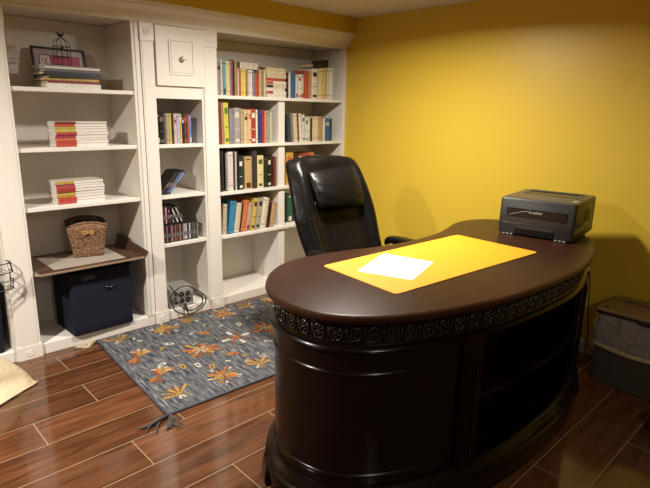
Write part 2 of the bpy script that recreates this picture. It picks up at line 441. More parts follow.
# ------------------------------------------------------------------ books
def book(x0, x1, z0, h, cover, pages=PAGES, depth=.17, y=3.19, band=None, bandm=None, name='book', lean=0., shade=None):
    """upright book, spine towards -y, standing on z0; lean in degrees to the right about its lower right edge"""
    w = x1-x0-.0012; t_ = min(.0022, w*.2); mb = MB()
    M = T(x0+.0006, y, z0) if not lean else T(x0+.0006, y, z0) @ Rot(lean, 'Y')
    mb.box(0, t_, 0, depth, 0, h, 0, M); mb.box(w-t_, w, 0, depth, 0, h, 0, M)
    mb.add(*_spine(w, h), 0, M)
    mb.box(t_, w-t_, .004, depth-.004, .003, h-.004, 1, M)
    mats = [cover, pages]
    if band:
        mats.append(bandm); kind = random.choice((0, 1, 2))
        if kind == 0: bs = [(h*.70, h*.80), (h*.84, h*.86)]
        elif kind == 1: bs = [(h*.06, h*.14), (h*.40, h*.42), (h*.74, h*.88)]
        else: bs = [(h*.04, h*.20), (h*.90, h*.93)]
        for a, b in bs: mb.box(w*.20, w*.80, -.0042, .0, a, b, 2, M)
    else:      # fine rules across the spine, no lettering
        mats.append(shade or cover)
        for q in (.12, .9): mb.box(w*.1, w*.9, -.0041, 0, h*q, h*q+.003, 2, M)
    return mb.build(name, mats)
def _spine(w, h):
    n = 5; pts = [(w*i/n, -.0035*math.sin(PI*i/n)-.0003) for i in range(n+1)]+[(w, .003), (0, .003)]
    m = len(pts); vs = [(*p, 0) for p in pts]+[(*p, h) for p in pts]
    return vs, [tuple(range(m))[::-1], tuple(range(m, 2*m))]+[(i, (i+1) % m, m+(i+1) % m, m+i) for i in range(m)]
def cov(hexc):
    c = lin(hexc); g = sum(c)/3
    c = tuple(.86*(.86*x+.14*g) for x in c)
    return mat('cover_'+hexc, c, .42, var=.16, bscale=70, stretch=(1.6, 1, .5))
BANDC = {'pale': 'd8d0c0', 'white': 'e6e0d6', 'dark': '241c1c', 'navy': '1c2850', 'red': 'b02820', 'green': '4c7c38', 'brown': '5c3018', 'orange': 'c86428', 'blue': '3464a0', 'olive': '5c5830', 'crimson': 'a01c30', 'grey': '8c8884', 'dark top': '28201e'}
SHELFNAME = {'top': 'top shelf of the wide bookcase', 'top_b': 'top shelf right half', 'second': 'second shelf left of post', 'second_b': 'second shelf right of post',
             'third': 'third shelf left of post', 'third_b': 'third shelf behind chair', 'fourth': 'fourth shelf left of post', 'fourth_b': 'fourth shelf beside chair', 'tower_top': 'upper tower shelf'}
LEAN = {'fourth': 9., 'second': 1.2, 'second_b': -2.5}
used = set()
def mklabel(desc, noun, prev, nxt, shelf, band):
    cands = []
    noun_ = noun
    bd = (' with %s band' % band if band and band != 'dark top' else (' with dark top' if band else ''))
    pn = ('between %s and %s ones' % (prev, nxt)) if prev and nxt else ('first from the left' if nxt else 'last on the right')
    for b_ in (bd, ''):
        cands.append('%s %s%s %s, %s' % (desc, noun, b_, pn, shelf))
    if prev: cands.append('%s %s right of the %s one, %s' % (desc, noun, prev, shelf))
    if nxt: cands.append('%s %s left of the %s one, %s' % (desc, noun, nxt, shelf))
    for c in cands:
        if len(c.split()) <= 16 and c not in used: used.add(c); return c
    c = min(cands, key=lambda q: len(q.split())); used.add(c); return c
for row, (z, L) in BOOKS.items():
    tw = row == 'tower_top'
    z0 = {'top': 1.490, 'top_b': 1.490, 'second': 1.163, 'second_b': 1.163, 'third': .834, 'third_b': .834, 'fourth': .520, 'fourth_b': .5365, 'tower_top': 1.176}[row]
    for i, (x0, x1, h, c, desc, band) in enumerate(L):
        lean = 0.
        if row == 'fourth': lean = [3, 8, 8.5, 9, 10, 10, 10, 10, 10, 10, 10, 9][i]
        if row == 'second' and i < 3: lean = -1.5 if i else 0
        if row == 'second_b': lean = [-5, -5, -4.5, -4, -3.5, -3, -2, 0, 0, 0, 0, 0, 0, 0, 0][i]
        depth = random.uniform(.12, .16) if tw else min(.27, max(.12, h*.72))
        y = 3.186+random.uniform(0, .012) if not tw else 3.20+random.uniform(0, .004)
        w = x1-x0
        if lean > 0: x1 = x0+w*math.cos(R(lean))
        if abs(lean) > 0.1:
            # keep the low corner on the shelf
            zz = z0+((x1-x0)*math.sin(R(lean)) if lean > 0 else 0)
        else: zz = z0
        sh = {'second_b': .018 if i < 7 else 0, 'fourth': -.004 if i < 10 else -.006}.get(row, 0) if abs(lean) > .1 else 0
        bm_ = cov(BANDC[band]) if band else None
        o = book(x0+sh, x1+sh, zz+.0005, h*.985, cov(c), PAGES if not tw else cov('3a3638'), depth, y, band, bm_, 'dvd_case' if tw else 'book', lean, cov('6a5c4c'))
        prev = L[i-1][4] if i else None; nxt = L[i+1][4] if i < len(L)-1 else None
        tag(o, mklabel(desc, 'disc case' if tw else 'book', prev, nxt, SHELFNAME[row], band), 'disc case' if tw else 'book',
            {'top': 'books on the top shelf', 'top_b': 'books on the top shelf', 'second': 'books on the second shelf', 'second_b': 'books on the second shelf', 'third': 'books on the third shelf',
             'third_b': 'books on the third shelf', 'fourth': 'books on the fourth shelf', 'fourth_b': 'books on the fourth shelf', 'tower_top': 'disc cases in the tower'}[row])
# spiral notebook on the third shelf
t = thing('spiral_notebook', 'black spiral-bound notebook with white wire coil on the third shelf', 'notebook', (2.098, 3.2, .834))
MB().box(2.088, 2.108, 3.196, 3.40, .834, 1.112).build('cover', cov('1c1818'), t)
sp = MB()
for i in range(24):
    sp.tube([(2.097+.0085*math.cos(a), 3.190+.007*math.sin(a), .845+i*.011) for a in [2*PI*q/8 for q in range(8)]], .0022, 5, closed=True)
sp.build('spiral_binding', mat('white_coil', (.7, .68, .66), .3), t, smooth=True)
# flat books lying on or beside the rows
def flat_book(x0, x1, y0, y1, z0, z1, cover, label, cat='book', name='book', group=None, rot=0, spine=None, m2=None):
    th = z1-z0; cx, cy = (x0+x1)/2, (y0+y1)/2; a, b = (x1-x0)/2, (y1-y0)/2; M = T(cx, cy, z0) @ Rot(rot, 'Z')
    c = min(.0022, th*.2); mb = MB().box(-a, a, -b, b, .0004, c, 0, M).box(-a, a, -b, b, th-c, th-.0003, 0, M)
    mb.box(-a+.003, a-.003, -b+.003, b-.001, c, th-c, 1, M)
    if spine == 'front': mb.box(-a, a, -b-.002, -b+.003, .0004, th-.0003, 0, M)
    if m2: mb.box(-a*.96, -a*.35, -b-.003, -b, th*.12, th*.88, 2, M)
    o = mb.build(name, [cover, PAGES if not m2 else PAPER]+([m2] if m2 else []))
    return tag(o, label, cat, group)
z = 1.4902
st = [('e4d8c0', 'cream', None, .022), ('f0e6d8', 'white', 'b02820', .020), ('e8ded0', 'off-white', None, .019), ('d8ccb8', 'pale tan', '3a2a2a', .022), ('ece2d2', 'ivory', 'b84030', .022), ('c04030', 'red-edged', None, .018), ('dccca8', 'light beige', None, .024), ('e0d0a8', 'buttermilk', None, .022), ('d4c498', 'straw', None, .020)]
names = ['bottom of the pile', 'second from bottom', 'third from bottom', 'fourth from bottom', 'fifth from bottom', 'sixth from bottom', 'third from top', 'second from top', 'topmost']
for i, (c, d, b2, th) in enumerate(st):
    w = .006*math.sin(i*2.3)
    flat_book(2.452+w, 2.634+w, 3.187+abs(w), 3.43, z, z+th*1.1, cov(c), '%s book lying flat in pile on top shelf, %s' % (d, names[i]), group='books lying in a pile on the top shelf', spine='front', m2=cov(b2) if b2 else None); z += th*1.1
flat_book(2.232, 2.386, 3.20, 3.36, 1.6735, 1.718, cov('d6cab8'), 'thick pale book lying flat on top of yellow books, top shelf', spine='front')
flat_book(2.395, 2.448, 3.21, 3.36, 1.6775, 1.697, cov('5c4428'), 'small brown book lying across gold and tan books, top shelf', spine='front')
flat_book(2.925, 3.075, 3.21, 3.38, 1.7285, 1.757, cov('30201a'), 'dark brown book lying flat on cream books at top shelf end', spine='front')
tag(MB().box(3.124, 3.130, 3.25, 3.45, 1.4905, 1.80).build('book', cov('4c4038')), 'very thin tall dark book at right end of top shelf', 'book')
o = book(3.136, 3.150, 1.4905, .25, cov('ddd5c8'), depth=.2, y=3.21); tag(o, 'slim pale book standing last against the right side, top shelf', 'book')
flat_book(2.632, 2.76, 3.19, 3.36, .521, .536, cov('e6e0d4'), 'white book lying flat under green book on fourth shelf', spine='front')
# ------------------------------------------------------------------ tower: leaning disc cases, compact discs, power box
def case(M, w, h, d, m1, m2, name='disc_case', m3=None):
    mb = MB().box(0, w, 0, d, 0, h, 0, M).box(w*.12, w*.88, -.0008, 0, h*.06, h*.94, 1, M)
    mb.box(w*.18, w*.82, -.0013, -.0008, h*.3, h*.5, 2, M)
    return mb.build(name, [m1, m2, m3 or m1])
lean = [('201c1c', '463c38', 'black leaning disc case lowest against tower side, second tower shelf'), ('1c1a1e', '34302c', 'dark leaning disc case with brown spine, second tower shelf'),
        ('242430', '5c6c9c', 'leaning disc case with slate blue spine, second tower shelf'), ('20222c', '7c94cc', 'leaning disc case with pale blue spine, outermost on second tower shelf')]
for i, (a, b, l) in enumerate(lean):
    M = T(1.5935+i*.0195, 3.20, .8505+.0098) @ Rot(40, 'Y')
    tag(case(M, .0145, .185, .135, cov(a), cov(b), 'disc_case', cov('8c7c70')), l, 'disc case', 'disc cases leaning on the second tower shelf')
cds = ['6c2838', '48202c', '9c6c7c', '282430', '7c2c30', 'b08c98', '3c2c30', 'a8503c', '7c4434', '4c3c38', '9c8478', '342420', 'a08c90', 'ccc4cc', 'b4b0bc', '38343c', 'd4d0d4', '3c3c38', '5c5850', '6c6c64', '44443c', '8c8c84']
x = 1.590
names = ['wine red', 'dark plum', 'dusty rose', 'black', 'maroon', 'pink grey', 'charcoal brown', 'rust', 'chestnut', 'umber', 'taupe', 'near-black brown', 'mauve grey', 'silver', 'light lilac grey', 'graphite', 'white', 'dark moss', 'olive grey', 'stone grey', 'dark olive', 'pale stone']
for i, c in enumerate(cds):
    o = case(T(x, 3.185, .5305), .0108, .122, .14, cov('2c2828'), cov(c), 'compact_disc_case', cov('847c7c'))
    p = names[i-1] if i else None
    tag(o, '%s disc case in lower row, third tower shelf, %s' % (names[i], ('beside %s one' % p) if p else 'leftmost'), 'disc case', 'compact discs in the lower row'); x += .0119
up = [('5c1c2c', 'burgundy', 0), ('6c2434', 'deep red', 0), ('c8a4ac', 'pale rose', 0), ('4c1824', 'dark wine', 0), ('7c2c40', 'raspberry', 0), ('201c20', 'jet black', 0)]
x = 1.590
for i, (c, d, a) in enumerate(up):
    o = case(T(x, 3.195, .6530), .0125, .124, .14, cov('241c20'), cov(c), 'compact_disc_case', cov('94808c'))
    tag(o, '%s compact disc case standing upright in upper row, third tower shelf' % d, 'disc case', 'compact discs in the upper row'); x += .0135
up = [('a8a4ac', 'grey'), ('242028', 'inky black'), ('d8d4d8', 'white spined'), ('2c2428', 'smoky black'), ('b8b0ac', 'pale taupe'), ('342824', 'dark coffee')]
for i, (c, d) in enumerate(up):
    o = case(T(x+.003, 3.195, .6535) @ Rot(-23, 'Y'), .0115, .122, .14, cov('282428'), cov(c), 'compact_disc_case', cov('74686c'))
    tag(o, '%s compact disc case tilted left in upper row, third tower shelf' % d, 'disc case', 'compact discs in the upper row'); x += .0150
# power box
PM = T(1.705, 3.262, .0665) @ Rot(-6, 'Z')
t = thing('power_box', 'silver power box with black round outlets on the bottom of the tower', 'power box', (1.700, 3.262, .0665))
MB().box(-.084, .084, -.09, .09, .004, .135, 0, PM).build('body', SILVER, t, bevel=.004)
def outlet(mb, cx, cz, r):
    M = PM @ T(cx, -.090, cz) @ Rot(90, 'X')
    mb.lathe([(r, -.001), (r, .004), (r*.85, .005), (r*.8, .001), (r*.05, .001)], M, 20)
    for q in (-.005, .005): mb.box(q-.0012, q+.0012, -.004, .004, .0005, .002, 1, M)
for cx in (.0, .045):
    for cz in (.045, .092):
        a = MB(); outlet(a, cx, cz, .0175); a.build('outlet', [BLACKPL, SILVER], t)
for cz in (.038, .098):
    a = MB(); outlet(a, -.042, cz, .014); a.build('outlet', [BLACKPL, SILVER], t)
a = MB(); a.lathe([(.008, -.001), (.008, .008), (.006, .010), (.001, .010)], PM @ T(-.05, -.090, .068) @ Rot(90, 'X'), 14); a.build('switch_knob', BLACKPL, t)
for sx in (-.07, .07):
    for sy in (-.075, .075): MB().lathe([(.008, 0), (.007, .005)], PM @ T(sx, sy, -.0003), 10).build('foot', BLACKPL, t)
def spline(pts, n=10, closed=False):
    P = [Vector(p) for p in pts]; N = len(P); out = []
    for i in range(N if closed else N-1):
        g = lambda k: P[k % N] if closed else P[max(0, min(N-1, k))]
        p0, p1, p2, p3 = g(i-1), g(i), g(i+1), g(i+2)
        for j in range(n):
            u = j/n
            out.append(.5*((2*p1)+(p2-p0)*u+(2*p0-5*p1+4*p2-p3)*u*u+(3*p1-p0-3*p2+p3)*u**3))
    if not closed: out.append(P[-1])
    return out
cord = MB().tube(spline([(1.60, 3.155, .245), (1.625, 3.14, .20), (1.655, 3.135, .17), (1.668, 3.14, .150)], 6), .0042).build('power_cord', CABLE, t, smooth=True)
MB().tube(spline([(1.592, 3.13, .16), (1.60, 3.125, .19), (1.65, 3.12, .225), (1.72, 3.12, .225), (1.77, 3.12, .19), (1.81, 3.12, .16), (1.845, 3.11, .12), (1.825, 3.10, .070), (1.74, 3.09, .035), (1.67, 3.09, .040), (1.61, 3.105, .075), (1.596, 3.12, .12)], 7, True), .0045, closed=True).build('cord_loop', CABLE, cord, smooth=True)
MB().tube(spline([(1.655, 3.145, .115), (1.66, 3.12, .09), (1.70, 3.10, .06), (1.76, 3.10, .055), (1.81, 3.10, .085), (1.815, 3.11, .13), (1.785, 3.125, .16), (1.77, 3.14, .19)], 7), .0045).build('cord_loop', CABLE, cord, smooth=True)
MB().tube(spline([(1.703, 3.155, .085), (1.703, 3.135, .080), (1.706, 3.125, .055), (1.712, 3.115, .025), (1.73, 3.10, .030)], 6), [.011]*7+[.007]*8+[.0045]*10).build('plug', CABLE, cord, smooth=True)

# ------------------------------------------------------------------ left bookcase contents
def stack(x0, x1, y0, y1, z, items, where, grp, seed):
    rr = random.Random(seed); n = len(items)
    for i, (c, d, th) in enumerate(items):
        dx, dy = rr.uniform(-.004, .004), rr.uniform(-.003, .005)
        cx, cy = (x0+x1)/2+dx, (y0+y1)/2+dy; a, b = (x1-x0)/2, (y1-y0)/2; M = T(cx, cy, z) @ Rot(rr.uniform(-1.2, 1.2), 'Z')
        mb = MB().box(-a, a, -b, b, .0004, .0016, 2, M).box(-a, a, -b, b, th-.0016, th-.0002, 2, M)
        mb.box(-a+.001, a-.001, -b+.001, b-.001, .0016, th-.0016, 1, M)
        mb.box(-a-.0005, -a*.24, -b-.0012, -b+.004, .0006, th-.0004, 0, M)      # coloured third of the spine
        mb.box(-a*.24, a, -b-.0008, -b+.003, .0016, th-.0016, 1, M)
        o = mb.build('magazine', [cov(c), mat('magazine_white', (.72, .68, .64), .45), mat('magazine_edge', (.50, .46, .38), .5)])
        pos = 'bottom of the pile' if i == 0 else ('top of the pile' if i == n-1 else 'directly above the %s one' % items[i-1][1])
        tag(o, '%s and white magazine on %s, %s' % (d, where, pos), 'magazine', grp); z += th
A = [('b84820', 'orange red', .0185), ('c43428', 'scarlet', .0165), ('c87424', 'amber', .012), ('a82c44', 'crimson pink', .0175), ('bc3438', 'red', .016), ('c4b430', 'yellow', .0175), ('b4a42c', 'mustard', .013), ('c8442c', 'tomato red', .0175), ('8c3438', 'brick', .0105)]
stack(.992, 1.278, 3.185, 3.320, 1.178, A, 'shelf below the framed print', 'magazines piled on the second shelf', 3)
B = [('c04040', 'rosy red', .0175), ('c83c34', 'coral red', .0175), ('c47c24', 'orange amber', .0165), ('ccac30', 'golden yellow', .017), ('a83424', 'deep scarlet', .0165), ('bc3c30', 'vermilion', .0165), ('98304c', 'magenta', .012), ('c4a028', 'ochre yellow', .0145)]
stack(.966, 1.232, 3.185, 3.330, .856, B, 'shelf above the basket', 'magazines piled on the third shelf', 5)
z = 1.4955
C = [('e8e2d8', 'thick white', .020, .972, 1.262), ('8c2830', 'dark red', .011, .978, 1.255), ('c8a83c', 'mustard and grey', .010, .97, 1.256), ('282424', 'black', .012, .985, 1.262), ('38404c', 'slate blue', .014, .965, 1.25), ('6c6c70', 'grey', .010, .975, 1.27), ('dcd4c8', 'cream', .010, .97, 1.262)]
for i, (c, d, th, a, b) in enumerate(C):
    th *= 1.30
    where = 'bottom of pile' if i == 0 else 'above the %s one' % C[i-1][1]
    flat_book(a, b, 3.19+.003*(i % 3), 3.40, z, z+th, cov(c), '%s magazine under wire cage on top left shelf, %s' % (d, where), 'magazine', 'magazine', 'magazines on the top left shelf', rot=(-1.5, .8, -.6, 1.4, -1, .5, 0)[i], spine='front'); z += th
t = thing('spiral_notebook', 'slim spiral notebook with dark dotted binding on top of magazine pile, top left', 'notebook', (1.11, 3.3, z))
MB().box(.965, 1.255, 3.192, 3.40, z+.0002, z+.007).build('cover', cov('c8c0b8'), t)
sp = MB()
for i in range(30): sp.tube([(.972+i*.0095, 3.190+.0045*math.cos(a), z+.0045+.0042*math.sin(a)) for a in [2*PI*q/6 for q in range(6)]], .0013, 4, closed=True)
sp.build('spiral_binding', WIRE, t); ZM = z+.009
# framed print leaning against the case back
t = thing('picture_frame', 'black framed print with a pink panel leaning behind the magazines, top left', 'picture', (1.075, 3.44, 1.4955))
FM = T(.985, 3.425, 1.512) @ Rot(-14, 'X') @ Rot(1.0, 'Y')
fr = MB(); W_, H_ = .295, .222
def frm(mb, w, h, b, d, M, m=0):
    mb.box(0, w, -d, 0, 0, b, m, M).box(0, w, -d, 0, h-b, h, m, M).box(0, b, -d, 0, b, h-b, m, M).box(w-b, w, -d, 0, b, h-b, m, M)
frm(fr, W_, H_, .011, .014, FM); fr.build('frame', cov('1c1414'), t, bevel=.0015)
MB().box(.010, W_-.010, -.005, -.001, .010, H_-.010, 0, FM).build('mat_board', cov('b4a49c'), t)
pr = MB().box(.036, W_-.030, -.0058, -.005, .03, H_-.042, 0, FM).box(.042, .096, -.0064, -.0058, .09, H_-.048, 1, FM).box(.102, W_-.036, -.0064, -.0058, .036, H_-.048, 2, FM)
for (a, b) in ((.052, .145), (.072, .15), (.060, .128), (.076, .122), (.068, .138)): pr.box(a, a+.010, -.0068, -.0064, b, b+.008, 3, FM)
pr.build('print', [cov('8c3c4c'), cov('d8ccc4'), cov('b01c54'), cov('802838')], t)
# wire cage ornament with a bird
t = thing('wire_birdcage', 'small dark wire birdcage dome with a bird on top, standing on magazines', 'ornament', (1.095, 3.27, ZM))
c = (1.090, 3.262); r = .045; zc = ZM+.100
w = MB()
for k in range(5):
    a = PI*k/5; pts = [(c[0]+r*math.cos(a)*s, c[1]+r*math.sin(a)*s, zz) for s, zz in
        [(-1, ZM+.001), (-1, zc)]+[(-math.cos(q), zc+.046*math.sin(q)) for q in [PI*i/10 for i in range(1, 10)]]+[(1, zc), (1, ZM+.001)]]
    w.tube(pts, .0013, 5)
for zz in (ZM+.0015, ZM+.045, zc): w.tube([(c[0]+r*math.cos(2*PI*i/24), c[1]+r*math.sin(2*PI*i/24), zz) for i in range(24)], .0018, 5, closed=True)
w.build('cage', WIRE, t, smooth=True)
w = MB(); zb_ = zc+.046
w.ball((c[0], c[1], zb_+.012), (.015, .008, .009)); w.ball((c[0]+.014, c[1], zb_+.022), (.0065, .006, .006)); w.tube([(c[0]-.010, c[1], zb_+.014), (c[0]-.022, c[1], zb_+.028)], [.005, .002]); w.tube([(c[0]+.019, c[1], zb_+.022), (c[0]+.025, c[1], zb_+.021)], [.002, .0005]); w.tube([(c[0], c[1], zb_-.002), (c[0], c[1], zb_+.006)], .002)
w.tube([(c[0]-.004, c[1], zb_+.016), (c[0]-.012, c[1]-.004, zb_+.030)], [.004, .001])
w.build('bird', WIRE, t, smooth=True)
w = MB(); w.ball((c[0], c[1], zc-.01), (.010, .006, .007)); w.tube([(c[0], c[1], zc-.004), (c[0], c[1], zc+.045)], .001, 5); w.ball((c[0]+.008, c[1], zc-.001), .0045); w.build('hanging_bird', WIRE, t, smooth=True)

# tray with raised side
t = thing('serving_tray', 'brown-edged flat tray with grey centre and raised right side under the basket', 'tray', (1.1, 3.28, .492))
TRB = mat('tray_brown', (.085, .045, .028), .28, coat=.3, var=.15, bscale=20, stretch=(1, 8, 1))
mb = MB(); M0 = T(0, 0, 0)
mb.box(.795, 1.40, 3.06, 3.49, .4925, .5)
mb.build('base', mat('tray_metal_edge', (.45, .38, .30), .3, .5), t, bevel=.002)
mb = MB(); frame = [(.80, 3.065), (1.395, 3.065), (1.395, 3.485), (.80, 3.485)]
mb.box(.80, 1.395, 3.065, 3.108, .5, .505).box(.80, 1.395, 3.43, 3.485, .5, .505).box(.80, .885, 3.095, 3.43, .5, .505).box(1.30, 1.395, 3.095, 3.43, .5, .505)
mb.build('border', TRB, t, bevel=.0015)
MB().box(.885, 1.30, 3.095, 3.43, .5, .5035).build('centre_panel', mat('tray_centre_grey', (.36, .32, .27), .45), t)
MB().rings([[(1.392, y, .5), (1.404, y, .5), (1.422, y, .5+h), (1.413, y, .5+h+.003)] for y, h in ((3.05, .036), (3.2, .048), (3.4, .064), (3.49, .070))]).build('raised_side', TRB, t, bevel=.0015)
mb = MB().box(.795, 1.40, 3.054, 3.064, .4925, .5045); mb.build('front_rim', mat('tray_rim_tan', (.26, .18, .12), .35), t, bevel=.003)
# woven basket
t = thing('woven_basket', 'square woven brown basket tapering downwards with yellow bow on front, on the tray', 'basket', (1.10, 3.27, .5035))
BM_ = T(1.160, 3.345, .5037) @ Rot(-15, 'Z')
def sq(w, d, z, n=9, arch=0., arch2=0.):
    out = []
    for sx, sy, ex, ey in ((-1, -1, 1, -1), (1, -1, 1, 1), (1, 1, -1, 1), (-1, 1, -1, -1)):
        for i in range(n):
            u = i/n; x = (sx+(ex-sx)*u)*w/2; y = (sy+(ey-sy)*u)*d/2
            q = 1-(2*u-1)**2
            rr = 1-.03*(1-q)**4
            zz = z+(arch*q if sy == ey else arch2*q)
            out.append((x*rr, y*rr, zz))
    return out
rs = [sq(.164, .16, 0), sq(.174, .168, .01)]+[sq(.174+.056*k/7, .168+.056*k/7, .01+.185*k/7, arch=.022*(k/7)**4, arch2=-.004*(k/7)) for k in range(1, 8)]
inner = [sq(.214-.056*k/7, .208-.056*k/7, .193-.175*k/7, arch=.020*((7-k)/7)**4, arch2=-.004*((7-k)/7)) for k in range(0, 8)]
MB().rings(rs+inner, 0, BM_).build('basket_body', WOVEN, t, smooth=True)
rim = [Vector(p) for p in sq(.224, .218, .197, arch=.023, arch2=-.004)]
MB().tube(rim, .0065, 8, closed=True, M=BM_).build('rim', WOVEN, t, smooth=True)
YB_ = mat('yellow_raffia', (.45, .27, .05), .7)
b = MB()
for s in (-1, 1):
    b.tube(spline([(0, -.116, .160), (s*.018, -.121, .170), (s*.032, -.119, .162), (s*.016, -.121, .154), (0, -.116, .160)], 5), .0035, 6, M=BM_)
    b.tube(spline([(0, -.117, .159), (s*.016, -.117, .148), (s*.030, -.116, .144)], 5), .003, 6, M=BM_)
b.ball((0, -.118, .160), .006, M=BM_); b.build('bow', YB_, t, smooth=True)
o = MB(); rs = []
for k in range(7):
    a = k/6; rs.append([(x*(1-.75*a*a), y*(1-.75*a*a)+.01, .172+.052*math.sin(a*PI/2)+.006*math.sin(5*x/.03)*(1-a)) for x, y, _ in sq(.196, .190, 0)])
o.rings(rs, 0, BM_); tag(o.build('pouch', mat('dark_glossy_pouch', (.020, .014, .012), .3, bump=.6, bscale=25, bdist=.006), smooth=True), 'dark glossy pouch stuffed inside the woven basket', 'pouch')
# navy bin in the bottom of the left case
def fabric_bin(loc, rz, w, d, h, label, taper=.93):
    t = thing('storage_bin', label, 'bin', loc, R(rz))
    def rq(w, d, z, r=.02):
        out = []
        for cx, cy, a0 in ((1, -1, -90), (1, 1, 0), (-1, 1, 90), (-1, -1, 180)):
            for i in range(5):
                a = R(a0+i*22.5); out.append((cx*(w/2-r)+r*math.cos(a), cy*(d/2-r)+r*math.sin(a), z))
        return out
    rs = [rq(w*taper, d*taper, 0), rq(w*taper+.004, d*taper+.004, .004)]+[rq(w*(taper+(1-taper)*k/6), d*(taper+(1-taper)*k/6), h*k/6) for k in range(1, 7)]
    rs += [rq(w-.008, d-.008, h), rq(w*taper-.008, d*taper-.008, .01)]
    local(MB().rings(rs)).build('bin_body', NAVY, t, smooth='auto')
    p = MB(); outer = [Vector(q) for q in rq(w+.004, d+.004, h-.006)]
    local(p.tube(outer, .0055, 6, closed=True)).build('hem', NAVY, t, smooth=True)
    return t
t = fabric_bin((1.147, 3.283, .0668), 1.5, .372, .305, .390, 'large dark navy fabric bin on the bottom shelf below the tray', .985)
hb = MB()
hb.tube([(.015, -.150, .275), (.040, -.164, .267), (.055, -.164, .267), (.080, -.150, .276)], .006, 8)
local(hb).build('handle', mat('glossy_navy_handle', (.02, .02, .035), .2), t, smooth=True)
local(MB().box(-.12, -.04, -.1545, -.150, .335, .362)).build('tab', mat('slate_tab', (.05, .055, .06), .5), t)
# far left: bin and wire basket
fabric_bin((.438, 3.31, .0668), 0, .37, .30, .40, 'dark navy bin cut off at far left edge below the wire basket')
t = thing('wire_basket', 'black two-tier wire basket poking in at far left photo edge', 'basket', (.50, 3.17, .447), R(15))
w = MB()
def wring(w, hw, hd, z, r=.0028):
    pts = []
    for cx, cy, a0 in ((1, -1, -90), (1, 1, 0), (-1, 1, 90), (-1, -1, 180)):
        for i in range(4): a = R(a0+i*30); pts.append((cx*(hw-.03)+.03*math.cos(a), cy*(hd-.03)+.03*math.sin(a), z))
    w.tube(pts, r, 6, closed=True); return pts
P0 = wring(w, .155, .125, .003); P1 = wring(w, .160, .13, .05); P2 = wring(w, .160, .13, .095); P3 = wring(w, .155, .125, .145, .0035)
for a, b in zip(P0, P1): w.tube([a, b], .0014, 4)
for a, b in zip(P2, P3): w.tube([a, b], .0014, 4)
for i in (0, 4, 8, 12): w.tube([P1[i], P2[i]], .003, 6)
for i in range(11):
    x = -.14+.028*i
    for z_ in (.003, .095): w.tube([(x, -.125, z_), (x, .125, z_)], .0012, 4)
local(w).build('wire_frame', WIRE, t)
# ------------------------------------------------------------------ desk
OUT = [(1.176, 1.535), (1.255, 1.602), (1.36, 1.650), (1.50, 1.662), (1.69, 1.632), (1.88, 1.578), (2.09, 1.553), (2.30, 1.563), (2.45, 1.598), (2.62, 1.652), (2.76, 1.660), (2.87, 1.622), (2.940, 1.545), (2.985, 1.42), (2.99, 1.27), (2.955, 1.11), (2.866, .975),
       (2.695, .892), (2.46, .824), (2.26, .790), (2.05, .785), (1.85, .795), (1.68, .815), (1.50, .860), (1.34, .915), (1.20, .990), (1.105, 1.081), (1.062, 1.17), (1.051, 1.28), (1.071, 1.38), (1.114, 1.462)]
raw = spline([(x, y, 0) for x, y in OUT], 16, True)
# resample evenly
def resample(P, N):
    Q = P+[P[0]]; L = [0]
    for a, b in zip(Q, Q[1:]): L.append(L[-1]+(b-a).length)
    tot = L[-1]; out = []; j = 0
    for i in range(N):
        s = tot*i/N
        while L[j+1] < s: j += 1
        u = (s-L[j])/(L[j+1]-L[j]); out.append(Q[j].lerp(Q[j+1], u))
    return out, tot
ND = 280
DP, DL = resample(raw, ND)
i0 = min(range(ND), key=lambda i: abs(DP[i].x-2.1)+(10 if DP[i].y < 1.3 else 0))
DP = DP[i0:]+DP[:i0]
DN = []
for i in range(ND):
    t_ = (DP[(i+1) % ND]-DP[i-1]).normalized(); DN.append(Vector((t_.y, -t_.x, 0)))
for _ in range(6): DN = [(DN[i-1]+DN[i]*2+DN[(i+1) % ND]).normalized() for i in range(ND)]
def dpt(i, off, z): p = DP[i % ND]+DN[i % ND]*off; return (p.x, p.y, z)
def dsweep(mb, idx, prof, closed=False, m=0):
    """prof: closed loop of (offset inward, z)"""
    rs = [[dpt(i, a, z) for a, z in prof] for i in idx]
    if closed: rs.append(rs[0])
    return mb.rings(rs, m, cap0=not closed, cap1=not closed)
ALL = list(range(ND))
front = [i for i in ALL if DP[i].y < 1.25]
iR = next(i for i in ALL if DP[i].x > 2.60); iRf = next(i for i in ALL if i > iR+20 and DP[i].x < 2.60 and DP[i].y < 1.2)
iLf = next(i for i in ALL if DP[i].x < 1.635 and DP[i].y < 1.2); iLb = next(i for i in ALL if i > iLf+20 and DP[i].x > 1.635)
iPf = next(i for i in ALL if DP[i].x < 1.455 and DP[i].y < 1.2)
iPb = next(i for i in ALL if i > iPf+20 and DP[i].x > 1.50)
desk = thing('executive_desk', 'large dark cherry curved executive desk with carved rosette frieze and open shelf bay', 'desk', (2.0, 1.2, 0))
# top
lip = [(.016, .790), (.006, .7885), (.001, .784), (0, .778), (.002, .771), (.009, .767), (.013, .762), (.016, .757), (.026, .753)]
MB().rings([[dpt(i, a, z) for i in ALL] for a, z in lip]).build('desktop', WOODTOP, desk, smooth='auto')
